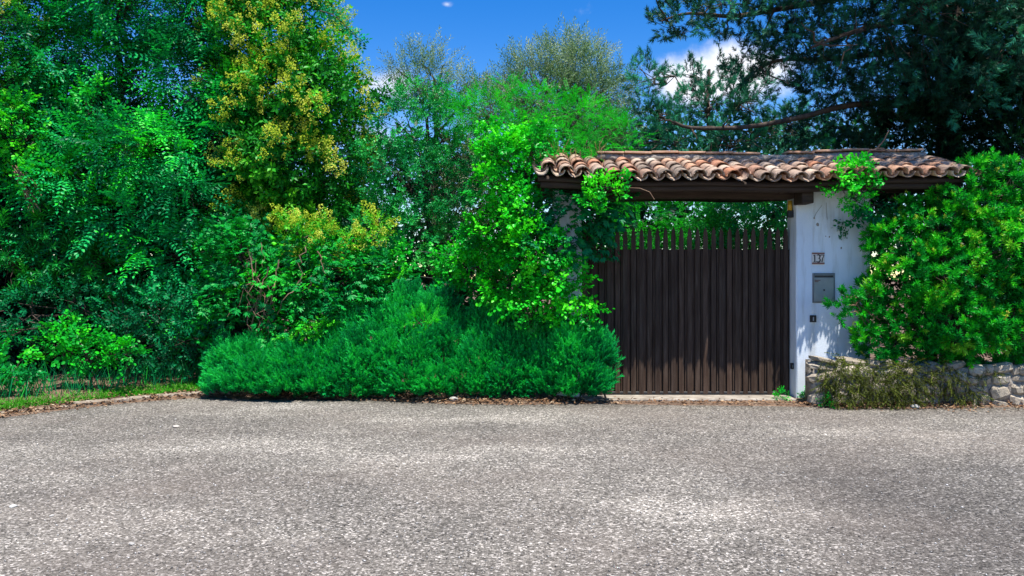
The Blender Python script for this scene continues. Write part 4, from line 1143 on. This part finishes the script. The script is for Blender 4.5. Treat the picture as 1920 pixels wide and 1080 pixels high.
bl = [B(1290, 30, 12.0, 55, 35, .5), B(1370, 20, 12.1, 60, 40, .6), B(1440, 40, 12.2, 55, 55, .6), B(1520, 60, 12.2, 70, 70, .7), B(1600, 60, 12.0, 80, 80, .8), B(1680, 60, 11.8, 80, 80, .8), B(1560, 160, 12.2, 80, 40, .6), B(1660, 150, 12.2, 80, 60, .7),
      B(1770, 40, 11.8, 80, 90, .8), B(1860, 40, 11.5, 90, 90, .8), B(1860, 160, 12.2, 90, 80, .8), B(1760, 150, 12.4, 70, 70, .7), B(1400, 120, 12.1, 40, 28, .4), B(1480, 130, 12.2, 40, 30, .4), B(1262, 55, 12.0, 34, 20, .3), B(1240, 35, 12.0, 20, 14, .2), B(1600, 235, 12.8, 130, 40, .5),
      B(1700, -120, 11.6, 160, 80, .8), B(1560, -120, 12.0, 140, 80, .9), B(1620, 120, 11.9, 90, 70, .6), B(1720, 90, 11.6, 90, 90, .6), B(1800, 130, 11.6, 90, 90, .6), B(1880, 80, 11.3, 80, 90, .5), B(1540, 90, 12.0, 60, 60, .6), B(1700, 200, 12.5, 90, 50, .5),
      (np.array((3.9, 9.75, 7.2)), np.array((.75, .40, .45))), (np.array((4.8, 9.65, 7.3)), np.array((.8, .45, .5))), (np.array((5.6, 9.35, 7.3)), np.array((.75, .6, .5))), (np.array((6.3, 9.3, 7.3)), np.array((.6, .55, .5))), (np.array((6.2, 10.4, 7.5)), np.array((.9, .7, .6))),
      (np.array((4.3, 10.3, 7.6)), np.array((.8, .4, .4))), (np.array((5.2, 10.1, 7.7)), np.array((.8, .5, .4)))]
pp, pn = sample_clumps(bl, .195, shell=(.35, 1.0), back=.4)
fr = frames(pp, pn, 7, .13, s=(.85, 1.35), hue=(.42, .30), up=.35, out=.6)
foliage('needles', pine, M['l_pine'], fr, V_PINE, NEEDLE)
tw = [(curve_pts(sub[int(np.argmin([((s_[0][-1] - p) ** 2).sum() for s_ in sub]))][0][-1], p, 4, jit=.05), np.linspace(.007, .003, 4)) for p in pp[rng.permutation(len(pp))[:420]]]
V, Fc = tubes_np(tw, 4); obj('twigs', mesh_np('twigs', V, Fc, M['bark'], smooth=True), pine)["kind"] = "stuff"

# --- lower blue-green pine behind the roof
bl = [B(1215, 150, 13.8, 35, 40, .4), B(1240, 220, 13.8, 55, 35, .5), B(1330, 190, 14.0, 60, 35, .5), B(1300, 140, 14.2, 30, 25, .3), B(1400, 190, 14.0, 50, 50, .5), B(1250, 265, 13.7, 70, 25, .5), B(1380, 265, 13.8, 80, 28, .5), B(1480, 240, 14.0, 60, 45, .5), B(1360, 135, 14.2, 25, 25, .3)]
p2_, _, _ = plant('young_pine', 'young blue-green pine with thin pale branches behind the ridge', 'tree', gbase(1320, 14.2), bl, .19, 7, .14, V_PINE, 'l_pine', P(1330, 130, 14.1), .07, 'pinebark', NEEDLE, 220, part='needles',
      fr_kw=dict(hue=(.82, .15), s=(.8, 1.3), up=.5), sc_kw=dict(shell=(.4, 1.0)), r_twig=.007)

# --- dark cypress at the right edge
bl = [B(1840, 230, 12.6, 120, 90, .8), B(1900, 120, 12.4, 110, 140, .8), B(1760, 260, 13.0, 90, 60, .6), B(1930, 280, 11.8, 100, 80, .6), B(2020, 120, 12.4, 120, 220, .9), B(1950, -60, 12.4, 120, 120, .8), B(1680, 270, 13.2, 80, 40, .5), B(1790, 240, 12.2, 70, 60, .35), B(1740, 180, 12.3, 70, 60, .35), B(1850, 150, 11.9, 80, 80, .4), B(1800, 60, 12.0, 80, 70, .4), B(1850, 420, 12.6, 110, 90, .6), B(1960, 480, 12.2, 110, 120, .6), B(1860, 560, 12.4, 110, 80, .5)]
plant('cypress', 'almost black cypress filling the upper corner beside the pine', 'tree', gbase(1900, 13.0), bl, .22, 12, .2, V_CYP, 'l_cypress', P(1900, -80, 12.9), .12, leaf=NEEDLE, twigs=80, fr_kw=dict(hue=(.5, .2), up=.5), sc_kw=dict(back=.15), part='needles')

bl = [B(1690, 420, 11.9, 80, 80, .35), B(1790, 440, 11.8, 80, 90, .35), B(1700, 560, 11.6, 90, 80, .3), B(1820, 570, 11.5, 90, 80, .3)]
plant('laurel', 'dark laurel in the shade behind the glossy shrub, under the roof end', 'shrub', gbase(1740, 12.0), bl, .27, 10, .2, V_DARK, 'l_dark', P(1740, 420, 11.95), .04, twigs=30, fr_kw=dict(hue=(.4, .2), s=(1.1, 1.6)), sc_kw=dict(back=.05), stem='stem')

# --- vine hanging from the roof onto the white pillar
bl = [B(1595, 325, 10.0, 34, 22, .10), B(1572, 355, 9.98, 18, 18, .07), B(1622, 320, 10.02, 22, 18, .10), B(1600, 372, 10.05, 22, 20, .08), B(1640, 350, 9.98, 9, 9, .06)]
plant('roof_vine', 'yellow-green vine clump hanging over the tiles onto the white wall', 'vine', P(1600, 345, 10.15), bl, .105, 8, .07, V_IVY, 'l_ivy', P(1600, 330, 10.0), .010, leaf=HEX, fr_kw=dict(hue=(.64, .25), s=(.4, .7)), twigs=40, stem='stem', part='leaves')
bl = [B(1628, 385, 10.3, 28, 30, .10), B(1600, 415, 10.38, 14, 16, .06)]
plant('hanging_ivy', 'dark shaded ivy under the eave on the white wall', 'ivy', P(1620, 380, 10.46), bl, .12, 7, .08, V_IVY, 'l_vcreep', P(1620, 395, 10.42), .008, leaf=HEX, fr_kw=dict(hue=(.3, .15), s=(.5, .85), droop=.5), twigs=20, stem='stem', part='leaves')

# --- big glossy shrub at the right
bl = [B(1720, 405, 10.2, 45, 30, .2), B(1790, 365, 10.15, 40, 35, .25), B(1840, 320, 10.1, 35, 25, .25), B(1690, 455, 10.18, 60, 45, 0.25), B(1680, 530, 10.13, 55, 50, 0.25), B(1750, 430, 10.18, 70, 50, 0.29), B(1835, 385, 10.18, 80, 55, 0.32), B(1895, 350, 10.18, 50, 45, 0.29), B(1770, 520, 9.98, 90, 70, 0.36), B(1870, 470, 9.98, 90, 80, 0.36), B(1700, 610, 10.13, 60, 50, 0.25),
      B(1800, 610, 9.98, 90, 55, 0.32), B(1900, 600, 10.08, 70, 65, 0.32), B(1960, 480, 10.08, 100, 140, 0.36), B(1645, 470, 10.18, 24, 22, 0.14), B(1730, 655, 10.18, 60, 22, 0.18), B(1850, 660, 10.18, 70, 22, 0.18), B(1660, 600, 10.15, 35, 60, .22), B(1655, 655, 10.12, 40, 30, .2), B(1632, 570, 10.15, 26, 50, .2), B(1625, 630, 10.1, 20, 30, .15), B(1770, 480, 10.02, 40, 30, .2), B(1860, 430, 10.0, 40, 35, .2), B(1710, 560, 10.06, 40, 30, .18), B(1830, 560, 10.06, 45, 35, .2), B(2060, 560, 10.28, 120, 150, 0.43)]
gs, gp, gn = plant('glossy_shrub', 'large glossy bright green shrub growing above the stone wall', 'shrub', np.array((5.6, 10.3, .45)), bl, .135, 9, .085, V_SHRUB, 'l_shrub', P(1770, 470, 10.05), .05, fr_kw=dict(hue=(.51, .26), s=(.55, .95), up=.45), twigs=200,
      sc_kw=dict(zmin=.45), stem='stem')
keep = (gn @ SUNV > .2) & (rng.random(len(gn)) > .72)
foliage('buds', gs, M['l_flower'], frames(gp[keep] + gn[keep] * .09, gn[keep], 1, .05, s=(.3, .6), hue=(.3, .2), up=.9), V_PAN)
paths = []
for k in range(10):
    q0 = P(rnd.uniform(1570, 1620), rnd.uniform(535, 600), 10.05); paths.append((curve_pts(P(1650, rnd.uniform(520, 640), 10.15), q0, 6, jit=.05), np.linspace(.01, .004, 6)))
V, Fc = tubes_np(paths, 5); obj('bare_twigs', mesh_np('bare_twigs', V, Fc, M['deadwood'], smooth=True), gs)
bl = [B(1575, 570, 9.95, 22, 18, .1), B(1568, 590, 9.93, 12, 12, .08), B(1590, 548, 9.95, 14, 12, .08)]
foliage('side_shoot', gs, M['l_shrub'], frames(*sample_clumps(bl, .11), 5, .06, hue=(.4, .15), s=(.6, .9)), V_SHRUB)

# --- trailing plant over the stones
bl = [B(1562, 700, 9.88, 24, 26, .12), B(1580, 705, 9.82, 42, 35, .14), B(1640, 715, 9.8, 55, 35, .14), B(1700, 715, 9.84, 45, 38, .14), B(1800, 720, 9.95, 20, 30, .1), B(1590, 735, 9.78, 40, 25, .12), B(1690, 740, 9.8, 30, 18, .1), B(1640, 690, 9.9, 60, 18, .1), B(1720, 695, 9.92, 35, 22, .1), B(1770, 705, 9.88, 36, 30, .1), B(1810, 740, 9.84, 22, 18, .08), B(1850, 700, 9.9, 18, 14, .08), B(1650, 740, 9.78, 30, 20, .1)]
plant('trailing_plant', 'olive-brown trailing plant draped over the front of the stone wall', 'plant', np.array((4.5, 10.0, .5)), bl, .085, 8, .07, V_TRAIL, 'l_trail', None, leaf=NEEDLE, fr_kw=dict(hue=(.5, .2), s=(.6, 1.0), droop=.9, up=0), part='leaves')

# --- weeds at the foot of the gate
for px, py, Y, w, lab in ((1463, 747, 10.36, 14, 'small bright weed on the threshold slab against the gate'), (1512, 746, 10.40, 13, 'small leafy weed at the foot of the white pillar'), (1552, 752, 9.86, 14, 'green weed tuft at the near corner of the stone wall')):
    c = P(px, py, Y); c[2] = .01
    plant('weed', lab, 'weed', c, [(c + np.array((0, 0, .04)), np.array((w / F * Y, .08, .07)))], .05, 5, .03, V_IVY, 'l_ivy', None, leaf=HEX, fr_kw=dict(hue=(.4, .15), s=(.16, .34), up=.6), part='leaves', sc_kw=dict(zmin=0.0))

# --- dry weeds rooted between the end tiles
bl = [B(1045, 292, 10.5, 24, 12, .2), B(1080, 300, 10.5, 18, 10, .15), B(1118, 290, 10.9, 10, 14, .1)]
plant('roof_weeds', 'dry pinkish weeds rooted among the tiles at the roof end', 'weed', P(1060, 300, 10.6), bl, .10, 2, .05, V_TRAIL, 'l_drygrass', None, leaf=NEEDLE, fr_kw=dict(s=(.5, .9), up=1.2, hue=(.5, .3)), part='stems')

# dead branch lying on the ridge
db = thing('dead_branch', tuple(P(1650, 284, 10.95)), 'bare forked dead branch lying on the roof ridge', 'branch')
q1 = px_path(((1640, 282, 10.9), (1650, 272, 10.9), (1658, 262, 10.9), (1664, 250, 10.9), (1667, 244, 10.9)))
q2 = px_path(((1620, 288, 10.8), (1640, 280, 10.9), (1655, 278, 10.9), (1663, 283, 10.85), (1668, 286, 10.85)))
V, Fc = tubes_np([(q1, np.linspace(.013, .005, 5)), (q2, np.linspace(.008, .015, 5))], 6); obj('wood', mesh_np('wood', V, Fc, M['deadwood'], smooth=True), db)

# the leafy frond reaching into the sky belongs to the locust
q = px_path(((600, 20, 11.0), (625, 28, 10.9), (645, 45, 10.85), (662, 62, 10.8), (678, 80, 10.8)))
V, Fc = tubes_np([(smooth_path(q, 10), np.linspace(.008, .003, 10))], 5); obj('frond_stem', mesh_np('frond_stem', V, Fc, M['l_locust'] and M['bark']), ytree)
o_ = np.repeat(smooth_path(q, 9), 2, 0); n = len(o_)
fr = dict(o=o_, x=np.tile(np.array((.6, -.3, -.25)), (n, 1)) + np.where(np.arange(n) % 2, 1, -1)[:, None] * np.array((.45, 0, .75)), n=np.tile(np.array((.2, -.9, .6)), (n, 1)) + rng.normal(0, .2, (n, 3)), s=rng.uniform(.45, .7, n), h=rng.normal(.35, .1, n))
foliage('frond', ytree, M['l_locust'], fr, variants(sp_pinnate, 2, 30, pairs=3, L=.16, ll=.10, lw=.05))

# ------------------------------------------------------------------ wire fence by the rosemary
fp0, fp1 = P(752, 470, 11.95), P(905, 500, 11.6)
fence = thing('wire_fence', (fp0[0], fp0[1], 0.05), 'weathered fence post with sagging wire behind the rosemary', 'fence')
box('post', fp0[0] - .04, fp0[0] + .04, fp0[1] - .04, fp0[1] + .04, 0, fp0[2] + .1, M['postc'], fence, .01)
ws = []
for dz in (0.02, -.35, -.7):
    ws.append((curve_pts(fp0 + np.array((0, -.045, dz)), np.array((.55, 11.0, fp0[2] - .2 + dz)), 10, sag=.01, jit=0), np.full(10, .004)))
V, Fc = tubes_np(ws, 5); obj('wire', mesh_np('wire', V, Fc, M['wire']), fence)

# ------------------------------------------------------------------ grass, litter, chips, pebbles
def scatter_blades(name, pts, L, w, mat, lean=.5, per=1):
    n = len(pts)
    d = unit(rng.normal(0, lean, (n, 3)) * np.array((1, 1, .2)) + np.array((0, 0, 1)))
    y = unit(np.cross(d, rng.normal(0, 1, (n, 3))))
    ll = L * rng.uniform(.5, 1.3, n)[:, None]
    b = pts; bend = unit(d + rng.normal(0, .5, (n, 3)) * np.array((1, 1, .3)))
    mid = b + d * ll * .55; tip = mid + bend * ll * .45
    V = np.stack([b + y * w, b - y * w, mid - y * w * .8, mid + y * w * .8, tip], 1).reshape(-1, 3)
    k = np.arange(n)[:, None] * 5
    Ff = np.concatenate([np.concatenate([k, k + 1, k + 2], 1), np.concatenate([k, k + 2, k + 3], 1), np.concatenate([k + 3, k + 2, k + 4], 1)])
    h = np.tile(np.clip(rng.normal(.5, .25, n), 0, 1), 3)
    ob = obj(name, mesh_np(name, V, Ff, M[mat], h)); ob["kind"] = "stuff"; return ob

g = []
for _ in range(20000):
    x = rng.uniform(-9.5, -3.7); e = edge_y(x); t = .26 + abs(rng.normal(0, .17))
    if math.sin(x * 2.3) + math.sin(x * 5.1 + 1) + rng.uniform(-1, 1) < -1.0: continue
    if x > -4.4 and t > .5: continue
    g.append((x, e + t, ground_z(x, e + t) - .005))
o = scatter_blades('grass', np.array(g), .065, .004, 'l_grass', .7)
tag(o, 'sunlit grass strip on the verge behind the kerb', 'grass')
g = []
for _ in range(900):
    x = rng.uniform(-8, -3.9); e = edge_y(x); t = rng.uniform(.5, 1.5)
    g.append((x, e + t, ground_z(x, e + t) - .005))
o = scatter_blades('tall_grass', np.array(g), .42, .005, 'l_vcreep', .35)
tag(o, 'tall thin shaded grass stalks under the left trees', 'grass')

lit = []
for _ in range(9500):
    x = rng.uniform(-8.5, 8.5); e = edge_y(x)
    t = rng.normal(.10, .11) if x > -3.9 else rng.normal(.16, .13)
    if .95 < x < 3.7 and rng.random() > .25: continue
    if x > 5.2: t = rng.normal(.15, .2)
    z = (ground_z(x, e + t) if t > 0 else 0) + .012 + rng.uniform(0, .02)
    if x > 5.4 and t > 0: z += .05 * min(t / .2, 1)
    lit.append((x, e + t, z))
lit = np.array(lit); n = len(lit)
fr = dict(o=lit, x=unit(rng.normal(0, 1, (n, 3)) * np.array((1, 1, .25))), n=np.array((0, 0, 1.)) + rng.normal(0, .35, (n, 3)), s=rng.uniform(.6, 1.5, n), h=rng.normal(.5, .25, n))
one = Spray(); one.add(np.zeros(3), np.array((1., 0, 0)), np.array((0, 0, 1.)), .042, .022, 0)
o = foliage('leaf_litter', None, M['litter'], fr, [one.arr()])
tag(o, 'dry brown leaf litter gathered along the far road edge', 'leaf litter')

# loose chips on the asphalt
n = 9000
cy = 3.6 + (rng.random(n) ** 1.6) * 6.0; cx = (rng.random(n) * 2 - 1) * cy * .72
ok = np.array([cy[i] < edge_y(cx[i]) - .02 for i in range(n)]); cx, cy = cx[ok], cy[ok]; n = len(cx)
ico = np.array([(1, 0, 0), (-1, 0, 0), (0, 1, 0), (0, -1, 0), (0, 0, 1), (0, 0, -.4)], float)
icf = np.array([(0, 2, 4), (2, 1, 4), (1, 3, 4), (3, 0, 4), (2, 0, 5), (1, 2, 5), (3, 1, 5), (0, 3, 5)])
a = rng.random(n) * 6.283; r_ = .0035 + .0065 * rng.random(n) ** 3
loc = ico[None] * (r_[:, None, None] * rng.uniform(.6, 1.3, (n, 1, 3))) * rng.uniform(.75, 1.25, (n, 6, 1))
rx = loc[..., 0] * np.cos(a)[:, None] - loc[..., 1] * np.sin(a)[:, None]; ry = loc[..., 0] * np.sin(a)[:, None] + loc[..., 1] * np.cos(a)[:, None]
V = np.stack([rx + cx[:, None], ry + cy[:, None], loc[..., 2] * .8 + .002], 2).reshape(-1, 3)
Ff = (icf[None] + (np.arange(n) * 6)[:, None, None]).reshape(-1, 3)
o = obj('gravel', mesh_np('gravel', V, Ff, M['gravel'], np.repeat(np.clip(rng.normal(.5, .3, n), 0, 1), 8)))
tag(o, 'loose stone chips strewn over the asphalt', 'gravel', kind='stuff')

def rock_mesh(seed):
    r = random.Random(seed)
    b = bmesh.new(); bmesh.ops.create_icosphere(b, subdivisions=2, radius=1.0)
    k = [Vector((r.uniform(-1, 1), r.uniform(-1, 1), r.uniform(-1, 1))).normalized() for _ in range(7)]
    for v in b.verts:
        d = 1.0
        for q in k: d = min(d, .80 / max(v.co.normalized().dot(q), .01))
        v.co *= d * r.uniform(.97, 1.03)
    return bm_mesh('stone', b, M['pebble'], False)
for i, (px, py, r, lab) in enumerate(((25, 947, .022, 'pale pebble on the asphalt near the left edge of the picture'), (247, 1017, .016, 'small pale pebble lying nearest the camera on the asphalt'),
        (97, 964, .014, 'flat pale chip beside a pebble on the open asphalt'), (330, 797, .04, 'flat whitish stone on the asphalt before the kerb end'),
        (645, 738, .085, 'rounded grey rock in the litter under the rosemary'), (850, 749, .06, 'brownish rock half hidden under the rosemary edge'), (1716, 762, .05, 'pale stone at the foot of the stone wall'))):
    Y = CAMH * F / (py + 4 - HZ); x = (px - 960) / F * Y
    o = bpy.data.objects.new('stone', rock_mesh(200 + i)); link(o)
    o.location = (x, Y, r * .28 + (.012 if py < 770 else 0)); o.scale = (r * 1.25, r, r * (.62 if i != 3 else .3)); o.rotation_euler = (rnd.uniform(-.2, .2), 0, rnd.uniform(0, 6))
    tag(o, lab, 'stone', 'loose stones')
